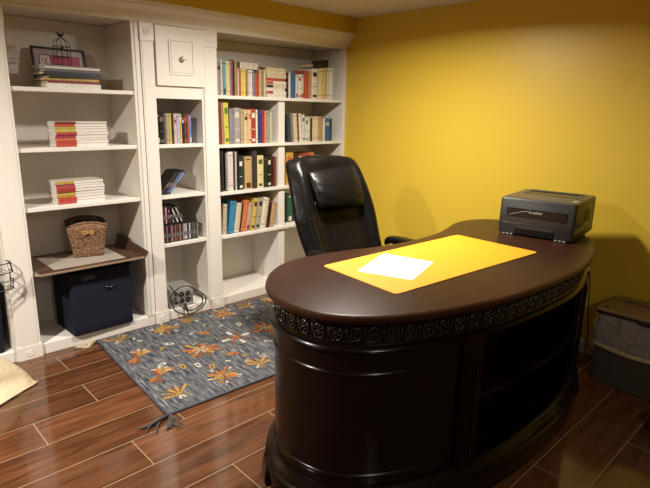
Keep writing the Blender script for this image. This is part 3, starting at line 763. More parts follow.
# frieze ground + mouldings
fz = MB(); dsweep(fz, ALL, [(.026, .756), (.034, .748), (.036, .740), (.036, .682), (.032, .674), (.056, .674), (.056, .756)], True)
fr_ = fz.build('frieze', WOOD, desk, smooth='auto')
cv = MB(); nO = int(DL/.066)
rr = random.Random(11)
for k in range(nO):
    s = k*ND/nO; i = int(s); u = s-i
    p = DP[i % ND].lerp(DP[(i+1) % ND], u)+DN[i % ND]*.036; nrm = -DN[i % ND]
    ang = math.atan2(nrm.y, nrm.x)
    M = T(p.x, p.y, .711) @ Matrix.Rotation(ang+PI/2, 4, 'Z')     # local -y points outwards
    ring = [(.0205*math.cos(a), -.002-.0025*abs(math.sin(2*a)), .005+.0235*math.sin(a)) for a in [2*PI*q/16 for q in range(16)]]
    cv.tube(ring, .0028, 5, closed=True, M=M)
    cv.ball((0, -.003, .006), (.0055, .0045, .0055), n=8, M=M)
    for q in range(6):
        a = 2*PI*q/6+.5; cv.ball((.0115*math.cos(a), -.002, .006+.013*math.sin(a)), (.0048, .0038, .0052), n=6, M=M)
    for sx in (-1, 1):
        cv.tube([(sx*.003, -.001, -.021), (sx*.010, -.004, -.0185), (sx*.017, -.003, -.023), (sx*.013, -.003, -.0275)], .0022, 5, M=M)
        cv.ball((sx*.025, -.002, -.022), (.003, .003, .0035), n=6, M=M)
    cv.box(.0318, .0342, -.004, .001, -.030, .030, 0, M)
cv.build('rosette_carving', CARVE, fr_, smooth=True)
bd = MB(); dsweep(bd, ALL, [(.026, .676), (.019, .672), (.015, .664), (.017, .656), (.024, .651), (.030, .646), (.056, .646), (.056, .676)], True); bd.build('bead_moulding', WOOD, desk, smooth='auto')
# pedestals
def arc(a, b): return list(range(a, b+1))
A_L = arc(iLf, iLb); A_R = arc(iR, iRf)
s = MB(); dsweep(s, A_L, [(.034, .648), (.034, .09), (.054, .09), (.054, .648)]); xl = 1.625
yb0, yb1 = DP[iLf % ND].y+.04, DP[iLb % ND].y-.04
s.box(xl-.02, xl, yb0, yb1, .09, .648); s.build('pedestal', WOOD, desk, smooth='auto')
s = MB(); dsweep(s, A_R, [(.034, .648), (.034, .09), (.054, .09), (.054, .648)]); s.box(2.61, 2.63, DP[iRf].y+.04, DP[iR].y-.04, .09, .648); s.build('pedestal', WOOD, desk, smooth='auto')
# raised panel mouldings on the bowed end
def vbead(mb, i, off, z0, z1, w=.007, h=.005):
    p = Vector(dpt(i, off, 0)); n = -DN[i % ND]; tt = Vector((-n.y, n.x, 0))
    pr_ = [(-w, 0), (-w*.6, h*.9), (0, h), (w*.6, h*.6), (w, 0), (0, -.003)]
    mb.rings([[tuple(p+tt*a+n*b+Vector((0, 0, z))) for a, b in pr_] for z in (z0, z1)])
def hbead(mb, idx, off, zc, w=.008, h=.006):
    dsweep(mb, idx, [(off, zc-w), (off-h*.9, zc-w*.5), (off-h, zc), (off-h*.6, zc+w*.6), (off, zc+w), (off+.003, zc)])
pm = MB(); idx = arc(iPf, iPb)
hbead(pm, idx, .034, .575); hbead(pm, idx, .034, .190); vbead(pm, iPf, .034, .18, .585); vbead(pm, iPb, .034, .18, .585)
pm.build('panel_moulding', WOOD, desk, smooth='auto')
# pilasters either side of the open bay
def dpil(i, w):
    p = Vector(dpt(i, .030, 0)); n = -DN[i % ND]; a = math.atan2(n.y, n.x)+PI/2
    M = T(p.x, p.y, 0) @ Matrix.Rotation(a, 4, 'Z'); mb = MB().box(-w/2, w/2, -.012, .03, .10, .646, 0, M)
    mb.box(-w/2+.012, w/2-.012, -.017, -.012, .14, .60, 0, M).box(-w/2-.006, w/2+.006, -.02, .03, .646, .674, 0, M).box(-w/2-.004, w/2+.004, -.018, .03, .10, .125, 0, M)
    for q in (-1, 0, 1): mb.box(q*w*.2-.004, q*w*.2+.004, -.021, -.016, .16, .58, 0, M)
    mb.build('pilaster', WOOD, desk, bevel=.0015)
iP1 = next(i for i in ALL if DP[i].x < 1.565 and DP[i].y < 1.2); iP2 = next(i for i in ALL if DP[i].x < 2.70 and DP[i].y < 1.2)
dpil(iP1, .085); dpil(iP2, .085)
# open bay: back panel and shelf between the pedestals
BAY = [i for i in ALL if DP[i].y < 1.2 and 1.62 < DP[i].x < 2.63]
def bayboard(z0, z1, off, name):
    pts = [dpt(i, off, 0)[:2] for i in BAY]; pts = [(2.615, pts[0][1])]+pts+[(1.62, pts[-1][1]), (1.62, 1.10), (2.615, 1.10)]
    MB().prism(pts, z0, z1).build(name, WOOD, desk)
MB().box(1.62, 2.615, 1.10, 1.118, .09, .70).build('bay_back', WOOD, desk)
bayboard(.385, .403, .050, 'shelf'); bayboard(.105, .123, .040, 'shelf'); bayboard(.665, .680, .060, 'bay_top')
# plinth with stepped base
pp = [(.034, .150), (.024, .146), (.018, .132), (.008, .120), (.006, .108), (-.004, .098), (-.006, .080), (-.004, .024), (.002, .016), (.002, .0), (.05, .0), (.05, .150)]
idxp = arc(iR, iLb)
p = MB(); dsweep(p, idxp, pp); p.box(1.60, 1.635, .86, DP[iLb % ND].y-.02, 0, .10).box(2.60, 2.635, .88, DP[iR].y-.02, 0, .10); p.build('plinth', WOOD, desk, smooth='auto')
for i in (iP1, iP2, (iLb-4) % ND, iR+4, iPf+int((iPb-iPf)*.35), iPf+int((iPb-iPf)*.62)):
    q = Vector(dpt(i, -.004, 0)); n = -DN[i % ND]; a = math.atan2(n.y, n.x)+PI/2
    M = T(q.x, q.y, 0) @ Matrix.Rotation(a, 4, 'Z')
    MB().rings([[(-.05, .02, z), (.05, .02, z), (.05, -d, z), (-.05, -d, z)] for z, d in ((.0, .006), (.018, .012), (.05, .010), (.085, .004))], 0, M).build('foot', WOOD, desk, bevel=.003)
# things on the desk
def rrect(pts, r, n=6):
    out = []; N = len(pts)
    for i in range(N):
        p = Vector(pts[i]); a = (Vector(pts[i-1])-p).normalized(); b = (Vector(pts[(i+1) % N])-p).normalized()
        p0, p1 = p+a*r, p+b*r
        for k in range(n+1):
            u = k/n; out.append(tuple((1-u)**2*p0+2*u*(1-u)*p+u*u*p1))
    return out
padq = [(1.439, 1.505), (2.371, 1.468), (2.357, 1.026), (1.397, 1.087)]
PAPERQ = [(1.4917, 1.3613), (1.5659, 1.1445), (1.8397, 1.2394), (1.7811, 1.4692)]
PRROT = 8
PADQ = padq
mb = MB().prism(rrect([PADQ[3], PADQ[2], PADQ[1], PADQ[0]], .022), .7902, .7926)
tag(mb.build('desk_mat', PAD), 'bright yellow rounded-corner desk mat lying on the dark desktop', 'desk mat')
tag(MB().prism(PAPERQ, .7928, .7934).build('sheet_of_paper', PAPER), 'blank white sheet of paper lying askew on the yellow desk mat', 'paper')
# printer
def text_mesh(mb, s, size, M, m=0, depth=.0006, bold=0.):
    cu = bpy.data.curves.new('t', 'FONT'); cu.body = s; cu.size = size; cu.extrude = depth; cu.offset = bold; cu.align_x = 'CENTER'; cu.align_y = 'CENTER'
    ob = bpy.data.objects.new('t', cu); COL.objects.link(ob); bpy.context.view_layer.update()
    dg = bpy.context.evaluated_depsgraph_get(); me = bpy.data.meshes.new_from_object(ob.evaluated_get(dg))
    mb.add([v.co[:] for v in me.vertices], [tuple(f.vertices) for f in me.polygons], m, M)
    bpy.data.objects.remove(ob); bpy.data.curves.remove(cu); bpy.data.meshes.remove(me)
pr = thing('laser_printer', 'charcoal compact laser printer standing on the right end of the desk', 'printer', (2.826, 1.205, .790), R(PRROT))
W2, D2, H2 = .190, .206, .196
def rbox(w0, w1, d0, d1, z, r=.017):      # plan: x = depth (front -x), y = width
    out = []
    for cx, cy, a0, rr_ in ((d1, w0, -90, .012), (d1, w1, 0, .012), (d0, w1, 90, r), (d0, w0, 180, r)):
        sx = 1 if cx > 0 else -1; sy = 1 if cy > 0 else -1
        for i in range(5): a = R(a0+i*22.5); out.append((cx-sx*rr_+rr_*math.cos(a), cy-sy*rr_+rr_*math.sin(a), z))
    return out
b = MB().rings([rbox(-W2+.004, W2-.004, -D2+.006, D2-.002, .006), rbox(-W2, W2, -D2, D2, .012), rbox(-W2, W2, -D2, D2, .066), rbox(-W2+.001, W2-.001, -D2+.0015, D2, .0675), rbox(-W2, W2, -D2, D2, .069), rbox(-W2+.001, W2-.001, -D2+.004, D2, H2-.012), rbox(-W2+.004, W2-.004, -D2+.010, D2-.003, H2-.003)])
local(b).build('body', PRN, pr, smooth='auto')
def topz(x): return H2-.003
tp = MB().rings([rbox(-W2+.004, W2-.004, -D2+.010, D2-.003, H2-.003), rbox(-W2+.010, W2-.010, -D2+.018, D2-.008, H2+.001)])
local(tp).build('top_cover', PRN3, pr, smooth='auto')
# output slot, raised paper guide
s = MB().prism([(.02, -.115), (.125, -.125), (.125, .125), (.02, .115)], H2+.0012, H2+.0018)
s.box(.0, .022, -.10, .10, H2+.001, H2+.0025)
local(s).build('output_tray', PRN2, pr, bevel=.001)
s = MB().box(.128, .155, -.14, .14, H2+.001, H2+.008).box(.0, .128, -.145, -.128, H2+.001, H2+.004).box(.0, .128, .128, .145, H2+.001, H2+.004)
local(s).build('tray_rim', PRN3, pr, bevel=.002)
s = MB().box(-D2-.0022, -D2+.004, -.150, .150, .102, .146); local(s).build('front_flap', PRN2, pr, bevel=.0018)
s = MB()
arcp = [(-D2-.0032, .150-.012-.12*u, .106+.030*math.sin(u*PI/2)) for u in [i/10 for i in range(11)]]
s.tube(arcp, .0012, 5); local(s).build('flap_trim', PRN, pr)
s = MB(); text_mesh(s, 'brother', .0225, T(-D2-.003, 0, .132) @ Matrix(((0, 0, -1, 0), (-1, 0, 0, 0), (0, 1, 0, 0), (0, 0, 0, 1))), bold=.0)
local(s).build('logo', WTXT, pr, label='small white lettering')
s = MB().box(-D2-.0018, -D2+.003, -.100, .100, .014, .046); local(s).build('paper_cassette_handle', PRN2, pr, bevel=.002)
s = MB().box(-D2-.003, -D2+.002, -.092, .092, .040, .050); local(s).build('cassette_lip', PRN, pr, bevel=.002)
s = MB()
for yy in (.155, .135, .115, -.110, -.130, -.150): s.box(-D2-.0012, -D2+.002, yy-.006, yy+.006, .004, .0085)
local(s).build('marking_dashes', WTXT, pr)
s = MB().box(-.02, .10, -W2-.001, -W2+.002, .07, .16)
for q in range(9): s.box(-.010+q*.012, -.005+q*.012, -W2-.002, -W2, .08, .15)
local(s).build('side_vent', PRN2, pr)
local(MB().box(-.135, -.085, -W2+.018, -W2+.045, H2+.0005, H2+.0022)).build('control_panel', mat('pale_label', (.30, .28, .25), .5), pr)
for sx in (-.15, .15):
    for sy in (-.15, .15): local(MB().lathe([(.011, 0), (.010, .008)], T(sx, sy, .0), 12)).build('foot', BLACKPL, pr)
# printer lead down to the skirting
MB().tube(spline([(2.98, 1.13, .815), (3.03, 1.10, .80), (3.065, 1.06, .70), (3.085, 1.03, .50), (3.10, 1.01, .25), (3.12, 1.00, .12), (3.15, .985, .06), (3.19, .965, .09), (3.215, .95, .15)], 8), .0035).build('power_cord', CABLE, pr, smooth=True)
MB().tube(spline([(3.10, 1.01, .16), (3.13, 1.0, .035), (3.17, .98, .02), (3.20, .96, .10)], 8), .0035).build('power_cord', CABLE, pr, smooth=True)
# ------------------------------------------------------------------ office chair
CH = (2.225, 2.025, .0)
ch = thing('office_chair', 'high-backed black leather office chair with head cushion behind the desk', 'chair', CH, R(-5))
def backring(v, grow=0.):
    """v 0..1 bottom to top; closed cross-section, front = -y"""
    z = .46+.668*v
    w = (.272+.040*math.sin(min(1, max(0, v-.05)*1.7)*PI/2) - .045*max(0, v-.5)**1.15/.5**1.15)
    if v > .94: w -= .035*((v-.94)/.06)**2
    if v < .08: w -= .03*((.08-v)/.08)**2
    yc = .045+.335*v**1.05+.012*math.sin(v*PI*2)
    th = .075 if v < .92 else .075-.045*((v-.92)/.08)**2
    out = []; n = 40
    for i in range(n):
        a = 2*PI*i/n; ca, sa = math.cos(a), math.sin(a)
        x = w*math.copysign(abs(ca)**.55, ca); y = math.copysign(abs(sa)**.7, sa)
        u = abs(x)/w
        if y < 0:
            f = th*(.55+.0)                       # front surface
            bol = .055*math.exp(-((u-.80)/.14)**2)*(1 if v < .93 else .5)    # side bolsters
            low = .020*math.exp(-((v-.2)/.14)**2)*math.exp(-(u/.6)**2)
            pleat = .010*(abs(math.sin(x*32))**.5-.6)*max(0, (v-.84)/.16)*(1 if v < .97 else .4) if v > .84 else 0
            yy = yc+y*(f+bol+low+.035*max(0, (v-.9)/.1)*(1-u))+pleat
        else: yy = yc+y*th*.75*(1-.3*u)
        out.append((x, yy, z+(.020*(1-u*u) if v > .9 else 0)*((v-.9)/.1 if v > .9 else 0)))
    return out
b = local(MB().rings([backring(k/30) for k in range(31)])); b.build('backrest', LEATHER, ch, smooth=True, sub=1)
# head cushion
hc = []
for k in range(15):
    v = k/14; z = .845+.225*v; s_ = max(.12, math.sin(PI*(.04+.92*v)))**.42
    yc = .045+.335*((z-.46)/.668)**1.05+.012*math.sin((z-.46)/.668*PI*2)-.066; ring = []
    for i in range(32):
        a = 2*PI*i/32; ca, sa = math.cos(a), math.sin(a)
        x = .182*(.90+.10*s_)*math.copysign(abs(ca)**.55, ca); y = .058*s_*math.copysign(abs(sa)**.75, sa)
        wr = .004*math.sin(22*x+9*v)*math.sin(14*v+x*11)
        ring.append((x, yc+y+(wr if sa < 0 else 0), z+.006*math.sin(9*x)*v))
    hc.append(ring)
local(MB().rings(hc)).build('head_cushion', LEATHER, ch, smooth=True, sub=1)
for sx in (-1, 1):     # stitched seams beside the bolsters
    sm = MB(); sm.tube([(sx*.60*abs(backring(k/30)[0][0]), min(p[1] for p in backring(k/30) if abs(abs(p[0])/abs(backring(k/30)[0][0])-.6) < .12)-.001, .46+.685*k/30) for k in range(3, 20)], .003, 6)
    local(sm).build('seam_piping', LEATHER, ch, smooth=True)
# seat
st_ = []
for k in range(9):
    v = k/8; z = .40+.115*v; q = max(.3, math.sin(PI*(.12+.76*v)))**.35; ring = []
    for i in range(36):
        a = 2*PI*i/36; ca, sa = math.cos(a), math.sin(a)
        x = .285*q*math.copysign(abs(ca)**.5, ca); y = -.045+.265*q*math.copysign(abs(sa)**.5, sa)
        ring.append((x, y, z+(-.02*(v > .8)*(1-(x/.29)**2) - .02*max(0, -(y+.15)/.2)*v)))
    st_.append(ring)
local(MB().rings(st_)).build('seat', LEATHER, ch, smooth=True, sub=1)
for sx in (-1, 1):
    pad_ = []
    P = spline([(sx*.295, .055, .618), (sx*.297, .03, .636), (sx*.300, -.06, .644), (sx*.300, -.20, .644), (sx*.292, -.28, .634), (sx*.285, -.31, .618)], 5)
    rs = []
    for i, p in enumerate(P):
        u = i/(len(P)-1); hw = .030+.012*math.sin(PI*u); hh = .023 if 0 < i < len(P)-1 else .006
        rs.append([(p.x+hw*math.copysign(abs(math.cos(a))**.7, math.cos(a)), p.y, p.z+hh*math.copysign(abs(math.sin(a))**.7, math.sin(a))) for a in [2*PI*q/14 for q in range(14)]])
    arm = local(MB().rings(rs)).build('armrest', LEATHER, ch, smooth=True)
    local(MB().tube(spline([(sx*.298, -.01, .615), (sx*.312, .02, .52), (sx*.300, .03, .42), (sx*.22, -.02, .395)], 6), .018, 10).tube(spline([(sx*.290, -.27, .615), (sx*.318, -.25, .54), (sx*.305, -.14, .42), (sx*.22, -.08, .395)], 6), .018, 10)).build('arm_frame', BLACKPL, arm, smooth=True)
local(MB().box(-.10, .10, -.14, .10, .375, .402).tube([(0, 0, .10), (0, 0, .24)], .030, 16).tube([(0, 0, .24), (0, 0, .385)], .016, 14)).build('gas_lift', BLACKPL, ch, smooth='auto')
local(MB().box(-.05, .05, .08, .19, .39, .41).box(-.045, .045, .165, .185, .39, .62)).build('back_bracket', BLACKPL, ch, bevel=.004)
local(MB().lathe([(.045, .06), (.045, .11), (.03, .12)], None, 18)).build('base_hub', BLACKPL, ch, smooth='auto')
for k in range(5):
    a = R(90+72*k); M = Matrix.Rotation(a, 4, 'Z')
    leg = local(MB().rings([[(x, -w, z0), (x, w, z0), (x, w*.7, z1), (x, -w*.7, z1)] for x, w, z0, z1 in ((.03, .03, .065, .11), (.15, .026, .068, .10), (.30, .018, .062, .082))], 0, M)).build('base_leg', BLACKPL, ch, bevel=.004)
    c_ = MB()
    for s in (-.014, .014): c_.lathe([(.024, -.008), (.026, -.004), (.026, .004), (.024, .008)], M @ T(.285, s, .0355) @ Rot(90, 'X'), 16)
    c_.tube([(.285, 0, .036), (.285, 0, .068)], .008, 8, M=M); local(c_).build('caster', BLACKPL, leg, smooth='auto')

# ------------------------------------------------------------------ rug
RA, RB, RC, RD = (1.020, 2.097), (1.089, 3.136), (2.86, 3.075), (2.79, 2.035)
FL = [(1.189, 3.033, 'leaf'), (1.486, 3.018, 'sun'), (1.176, 2.755, 'leaf2'), (1.33, 2.76, 'odot'), (1.397, 2.794, 'ring'), (1.911, 3.002, 'sun'), (2.136, 3.0, 'leaf'), (1.703, 3.032, 'leaf'), (1.753, 2.61, 'white4'), (1.986, 2.613, 'star'), (1.494, 2.598, 'star'), (1.606, 2.429, 'dot'), (1.64, 2.792, 'dot'), (1.381, 2.436, 'ring'), (1.309, 2.474, 'yring'), (1.429, 2.368, 'yring'), (1.889, 2.771, 'ring'), (1.876, 2.434, 'ring'), (1.645, 2.215, 'leaf'), (2.352, 2.98, 'star'), (1.648, 2.365, 'odot'), (1.165, 2.473, 'leaf2'), (1.152, 2.222, 'leaf'), (1.426, 2.246, 'sun'), (1.234, 2.572, 'ring'), (1.784, 2.826, 'wdot'), (1.57, 2.841, 'wdot'), (1.536, 2.371, 'wdot'), (1.995, 2.828, 'wdot'), (1.283, 2.951, 'wdot'), (1.268, 3.003, 'wdot'), (1.61, 2.29, 'wdot'),
      (2.10, 2.25, 'sun'), (2.3, 2.62, 'white4'), (2.2, 2.8, 'odot'), (2.5, 2.3, 'star'), (2.6, 2.75, 'sun'), (2.68, 2.45, 'leaf2'), (2.35, 2.4, 'ring'), (1.9, 2.2, 'dot')]
rg = thing('area_rug', 'blue-grey hooked wool rug with orange and yellow flowers in front of the bookcases', 'rug', (1.95, 2.6, 0))
def rb(p, e): return p
NG = 24
top = []
mb = MB()
mb.prism([RA, RD, RC, RB], .0004, .009)
fm = [mat('wool_'+n, c, .95, spec=.1, bump=.6, bscale=260, bdist=.002, var=.28) for n, c in (('orange', (.34, .12, .035)), ('gold', (.34, .20, .055)), ('white', (.46, .43, .36)), ('rust', (.17, .07, .035)), ('olive', (.17, .14, .07)), ('dark', (.02, .022, .035)))]
fb = mb; rr = random.Random(4); CNT = [0]
def petal(x, y, a, l0, l1, w, m, z=.0102):
    n = 10; pts = []; l0 *= .86; l1 *= .86; w *= .62
    ca, sa = math.cos(a), math.sin(a)
    for i in range(n):
        q = 2*PI*i/n; u = (l0+l1)/2-(l1-l0)/2*math.cos(q); v = w*math.sin(q)*(1-.25*math.cos(q))+.003*math.sin(3*q)
        pts.append((x+ca*u-sa*v, y+sa*u+ca*v))
    CNT[0] += 1; fb.prism(pts, .0085, z+.00003*(CNT[0] % 20), m+1)
def inside(x, y): return 1.04+.066*(y-2.1) < x-.0 and y < 3.11-.034*(x-1.09)
for x, y, k in FL:
    a0 = rr.uniform(0, PI)
    if k == 'star':
        for i in range(11): petal(x, y, a0+i*2*PI/11+rr.uniform(-.15, .15), .02, rr.uniform(.09, .14), .022, rr.choice((0, 0, 3, 1, 3)))
        for i in range(6): petal(x, y, a0+i*PI/3+.3, .0, .055, .007, 2, .0108)
        petal(x, y, 0, -.015, .015, .012, 1, .0112)
    elif k == 'sun':
        for i in range(9): petal(x, y, a0+i*2*PI/9+rr.uniform(-.15, .15), .01, rr.uniform(.06, .105), .02, rr.choice((1, 0, 1, 3, 4)))
        for i in range(4): petal(x, y, a0+i*PI/2+.5, .02, .105, .010, 0, .0107)
        for i in range(5): petal(x, y, a0+i*2*PI/5+.2, .080, .112, .011, 2, .0112)
    elif k == 'leaf':
        for i in range(5): petal(x, y, a0+.55+(i-2)*.55, .0, rr.uniform(.09, .13), .015, rr.choice((1, 4, 1)))
        for i in range(4): petal(x, y, a0+.55+(i-1.5)*.55, .02, .10, .006, 3, .0107)
        for i in range(3): petal(x, y, a0+.55+PI+(i-1)*.7, .01, .05, .012, rr.choice((2, 4)))
    elif k == 'leaf2':
        for i, (l, m) in enumerate(((.15, 0), (.14, 1), (.12, 4), (.13, 1), (.12, 0), (.10, 3))): petal(x, y, .9+(i-2.5)*.26, -.02, l*.85, .017, m)
        for i in range(3): petal(x, y, .9+PI+(i-1)*.35, .0, .10, .017, rr.choice((0, 3)))
        for i in range(4): petal(x+.05*math.cos(.9), y+.05*math.sin(.9), .9+(i-1.5)*.9, .03, .065, .010, 2, .0108)
    elif k == 'white4':
        for i in range(4): petal(x, y, a0+i*PI/2, .05, .12, .022, 2, .0107); petal(x, y, a0+i*PI/2, .0, .09, .012, 0)
        for i in range(4): petal(x, y, a0+i*PI/2+PI/4, .0, .12, .014, 3)
    elif k in ('ring', 'yring'):
        petal(x, y, a0, -.034, .034, .026, 2 if k == 'ring' else 1); petal(x, y, a0, -.014, .014, .010, 5, .0107)
    elif k == 'dot': petal(x, y, a0, -.045, .045, .03, 0); petal(x+.02, y, a0+1, -.02, .03, .012, 3, .0107)
    elif k == 'odot': petal(x, y, a0, -.035, .035, .024, 4); petal(x, y, a0+1, -.01, .02, .01, 1, .0107)
    elif k == 'wdot': petal(x, y, a0, -.018, .018, .013, 2)
# loose small swirls
for _ in range(150):
    x, y = rr.uniform(1.1, 2.75), rr.uniform(2.15, 3.02)
    if min((x-a)**2+(y-b)**2 for a, b, _k in FL) < .006: continue
    petal(x, y, rr.uniform(0, PI), -.02, .02, .006, rr.choice((4, 5, 5, 2)), .0098)
rugo = mb.build('rug_body', [RUGM]+fm, rg)
eb = MB().tube([(p[0], p[1], .006) for p in (RA, RB)], .006, 6).tube([(p[0], p[1], .006) for p in (RA, RD)], .006, 6); eb.build('edge_binding', mat('binding_slate', (.055, .065, .09), .9), rg, smooth=True)
def tassel(x, y, a, n, l, m, name='tassel', sp=.55):
    t_ = MB(); q_ = random.Random(int(x*1000))
    for i in range(n):
        b_ = a+(i/(n-1)-.5)*2*sp; L_ = l*q_.uniform(.8, 1.1); pts = []
        for j in range(6):
            u = j/5; bb = b_+.22*math.sin(u*3+i); pts.append((x+L_*u*math.cos(bb), y+L_*u*math.sin(bb), .006+.012*math.sin(PI*min(1, u*1.3))*(i % 2)+.002*(i % 3)))
        t_.tube(pts, [.0055]*4+[.0045, .002], 6)
    t_.build(name, m, rg, smooth=True)
TG = mat('tassel_charcoal', (.06, .055, .05), .9); TC = mat('tassel_cream', (.50, .40, .27), .9)
tassel(1.022, 2.092, R(-160), 5, .15, TG, sp=.25); tassel(1.026, 2.090, R(-109), 6, .13, TG, sp=.16)
tassel(1.080, 3.125, R(-160), 8, .12, TC, sp=.22)

# ------------------------------------------------------------------ waste bin by the yellow wall
bn = thing('waste_bin', 'brown-grey waste bin with flat lid and sagging liner against the yellow wall', 'bin', (3.05, .69, 0))
BG = mat('bin_taupe', (.085, .070, .058), .55, bump=.2, bscale=50, bdist=.003)
LN = mat('bin_liner_grey', (.30, .265, .24), .42, bump=.9, bscale=16, bdist=.02, var=.1)
def brect(x0, x1, y0, y1, z, r=.02):
    out = []
    for cx, cy, a0, sx, sy in ((x1, y0, -90, 1, -1), (x1, y1, 0, 1, 1), (x0, y1, 90, -1, 1), (x0, y0, 180, -1, -1)):
        for i in range(5): a = R(a0+i*22.5); out.append((cx-sx*r+r*math.cos(a), cy-sy*r+r*math.sin(a), z))
    return out
MB().rings([brect(2.915, 3.19, .50, .895, 0), brect(2.912, 3.19, .497, .898, .006), brect(2.90, 3.195, .49, .906, .395), brect(2.91, 3.19, .50, .896, .395), brect(2.925, 3.18, .51, .885, .01)]).build('bin_body', BG, bn, smooth='auto')
NV = 80
def lring(z, g, wob, ph=0):
    base = [Vector(p) for p in brect(2.90-g, 3.195+.006, .49-g, .906+g, z, .024)]; P, _ = resample(base, NV); out = []
    for i, p in enumerate(P): out.append((p.x+wob*math.sin(i*1.1+ph)*.35*(p.x < 3.15), p.y+wob*.3*math.cos(i*.9+ph), z-(.022*math.sin(PI*(p.y-.49)/.416) if g and z < .3 else 0)))
    return out
MB().rings([lring(.398, .002, 0), lring(.36, .006, .006, 1), lring(.32, .011, .012, 2), lring(.28, .010, .012, 3), lring(.255, .008, .008, 4), lring(.235, .007, .004, 5)], cap0=False, cap1=False).build('liner', LN, bn, smooth=True)
MB().rings([lring(.240, .010, .003, 5), lring(.226, .011, .003, 5), lring(.214, .009, .003, 5), lring(.214, .004, .003, 5), lring(.240, .004, .003, 5)], cap0=False, cap1=False).build('drawstring_band', mat('cream_drawstring', (.55, .47, .27), .5), bn, smooth=True)
LD = mat('bin_lid_brown', (.17, .125, .085), .4)
lid = MB().rings([brect(2.893, 3.20, .483, .912, .398, .024), brect(2.890, 3.202, .480, .915, .402, .024), brect(2.890, 3.202, .480, .915, .416, .024), brect(2.898, 3.198, .488, .907, .421, .022)]).build('lid', LD, bn, smooth='auto')
MB().rings([brect(2.8885, 3.2, .4785, .9165, .398, .024), brect(2.8885, 3.2, .4785, .9165, .409, .024)]).build('rim_band', mat('bin_rim_dark', (.03, .022, .018), .4), lid)
MB().box(2.886, 2.894, .64, .70, .388, .404).build('catch', mat('bin_rim_dark2', (.03, .022, .018), .4), lid, bevel=.002)
MB().lathe([(.012, 0), (.012, .003), (.004, .004)], T(2.945, .875, .421), 14).build('button', mat('bin_rim_dark3', (.03, .022, .018), .4), lid)
MB().box(3.12, 3.15, .56, .84, .421, .428).build('hinge_ridge', LD, lid, bevel=.003)
# black bag, cut off at the lower right
bg = []
for k in range(9):
    v = k/8; s_ = math.sin(PI*(.13+.80*v))**.6
    bg.append([(2.64+.14*s_*math.cos(a)*(1+.06*math.sin(3*a+v*4)), .39+.125*s_*math.sin(a)*(1+.07*math.cos(4*a)), .0005+.13*v) for a in [2*PI*i/20 for i in range(20)]])
tag(MB().rings(bg).build('bag', mat('black_bag_fabric', (.012, .011, .011), .6, bump=.4, bscale=40, bdist=.004), smooth=True), 'small black soft bag on the floor cut off at lower right edge', 'bag')
# cream pouch on the floor, lower left
BGM = mat('cream_polythene', (.60, .50, .33), .38, bump=.7, bscale=9, bdist=.02, var=.05)
Q = [Vector(p) for p in ((.670, 2.822, 0), (.20, 2.53, 0), (.02, 2.86, 0), (.47, 3.10, 0))]
bt = thing('shopping_bag', 'cream plastic bag lying on the floor at lower left in front of bookcase', 'bag', (.34, 2.83, 0))
NB = 18; tops = []; bots = []
for j in range(NB+1):
    v = j/NB
    for i in range(NB+1):
        u = i/NB; e = Q[0].lerp(Q[1], u); f = Q[3].lerp(Q[2], u); p = e.lerp(f, v)
        c = p-(Q[0]+Q[1]+Q[2]+Q[3])/4
        k_ = (1-(2*u-1)**2)*(1-(2*v-1)**2); pin = .03*((1-(2*u-1)**2)+(1-(2*v-1)**2))*(1-k_)
        p = p-c*pin
        h = .25*k_**.45+.004*math.sin(17*u)*math.sin(13*v)*k_
        tops.append((p.x, p.y, .003+h*.98)); bots.append((p.x, p.y, .0006+.012*(1-k_**.3)))
b = MB(); n1 = NB+1
fs = [(j*n1+i, j*n1+i+1, (j+1)*n1+i+1, (j+1)*n1+i) for j in range(NB) for i in range(NB)]
b.add(tops, fs).add(bots, [f[::-1] for f in fs])
edge = [i for i in range(n1)]+[j*n1+NB for j in range(1, n1)]+[NB*n1+i for i in range(NB-1, -1, -1)]+[j*n1 for j in range(NB-1, 0, -1)]
b.add([tops[i] for i in edge]+[bots[i] for i in edge], [(i, (i+1) % len(edge), len(edge)+(i+1) % len(edge), len(edge)+i) for i in range(len(edge))])
b.build('bag_body', BGM, bt, smooth=True)
def on_top(u, v, dz=.0015):
    a, b_ = u*NB, v*NB; i, j = int(a), int(b_); fu, fv = a-i, b_-j
    g = lambda i, j: Vector(tops[j*n1+i])
    p = (g(i, j)*(1-fu)+g(i+1, j)*fu)*(1-fv)+(g(i, j+1)*(1-fu)+g(i+1, j+1)*fu)*fv
    return (p.x, p.y, p.z+dz)
def patch(mb, u0, u1, v0, v1, n=4, m=0):
    vs = [on_top(u0+(u1-u0)*i/n, v0+(v1-v0)*j/n) for j in range(n+1) for i in range(n+1)]
    mb.add(vs, [(j*(n+1)+i, j*(n+1)+i+1, (j+1)*(n+1)+i+1, (j+1)*(n+1)+i) for j in range(n) for i in range(n)], m)
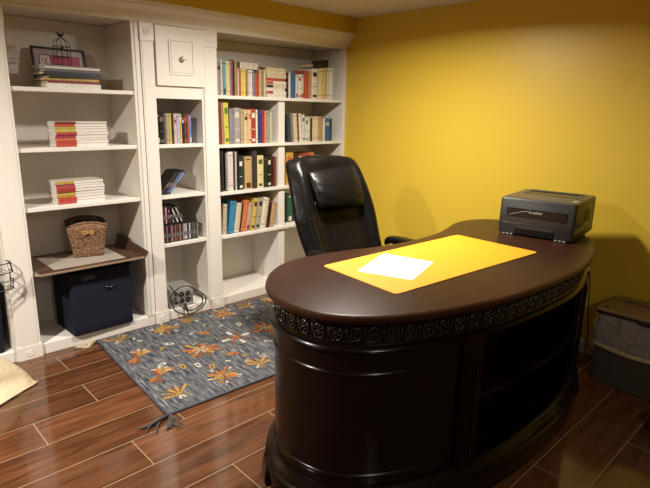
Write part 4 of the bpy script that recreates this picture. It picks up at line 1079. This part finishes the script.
g = MB(); patch(g, .42, .50, .50, .62); g.build('gold_mark', mat('gold_print', (.40, .24, .03), .4), bt)
g = MB()
for i in range(9): patch(g, .20+i*.020, .213+i*.020, .52+.006*(i % 3), .555+.006*((i*2) % 3), 1)
g.build('faded_print', mat('faded_grey_print', (.22, .19, .15), .6), bt)

# ------------------------------------------------------------------ lights
def downlight(name, loc, power, size=.11, col=(1, .935, .83), spread=165):
    l = bpy.data.lights.new(name, 'AREA'); l.shape = 'DISK'; l.size = size; l.energy = power; l.color = col; l.spread = R(spread)
    o = bpy.data.objects.new(name, l); COL.objects.link(o); o.location = loc; return o
downlight('downlight_left', (-.55, 2.10, ZC-.012), LP[0])
downlight('downlight_right', (2.05, 2.0, ZC-.012), LP[1], .2)
downlight('downlight_behind', (.45, -1.2, ZC-.012), LP[2])
w = bpy.data.worlds.new('World'); sc.world = w; w.use_nodes = True
w.node_tree.nodes['Background'].inputs[0].default_value = (.9, .75, .55, 1); w.node_tree.nodes['Background'].inputs[1].default_value = .02

# ------------------------------------------------------------------ camera
FPX, yaw, pit, rol = 531.05, .767129, .247567, -.0210777
F = Vector((math.sin(yaw)*math.cos(pit), math.cos(yaw)*math.cos(pit), -math.sin(pit)))
Rt = Vector((math.cos(yaw), -math.sin(yaw), 0)); Dn = F.cross(Rt)
R2 = Rt*math.cos(rol)+Dn*math.sin(rol); D2_ = -Rt*math.sin(rol)+Dn*math.cos(rol)
cd = bpy.data.cameras.new('Camera'); cd.sensor_width = 36; cd.lens = FPX*36/650; cd.clip_start = .02
cam = bpy.data.objects.new('Camera', cd); COL.objects.link(cam)
m3 = Matrix((R2, -D2_, -F)).transposed(); cam.matrix_world = Matrix.Translation((0, 0, 1.41)) @ m3.to_4x4()
sc.camera = cam
vs_ = sc.view_settings; vs_.view_transform = 'Standard'; vs_.look = 'None'; vs_.gamma = 1; vs_.use_curve_mapping = False; vs_.exposure = EXPO
try:
    sc.cycles.max_bounces = 10; sc.cycles.diffuse_bounces = 6; sc.cycles.use_denoising = True
except Exception: pass
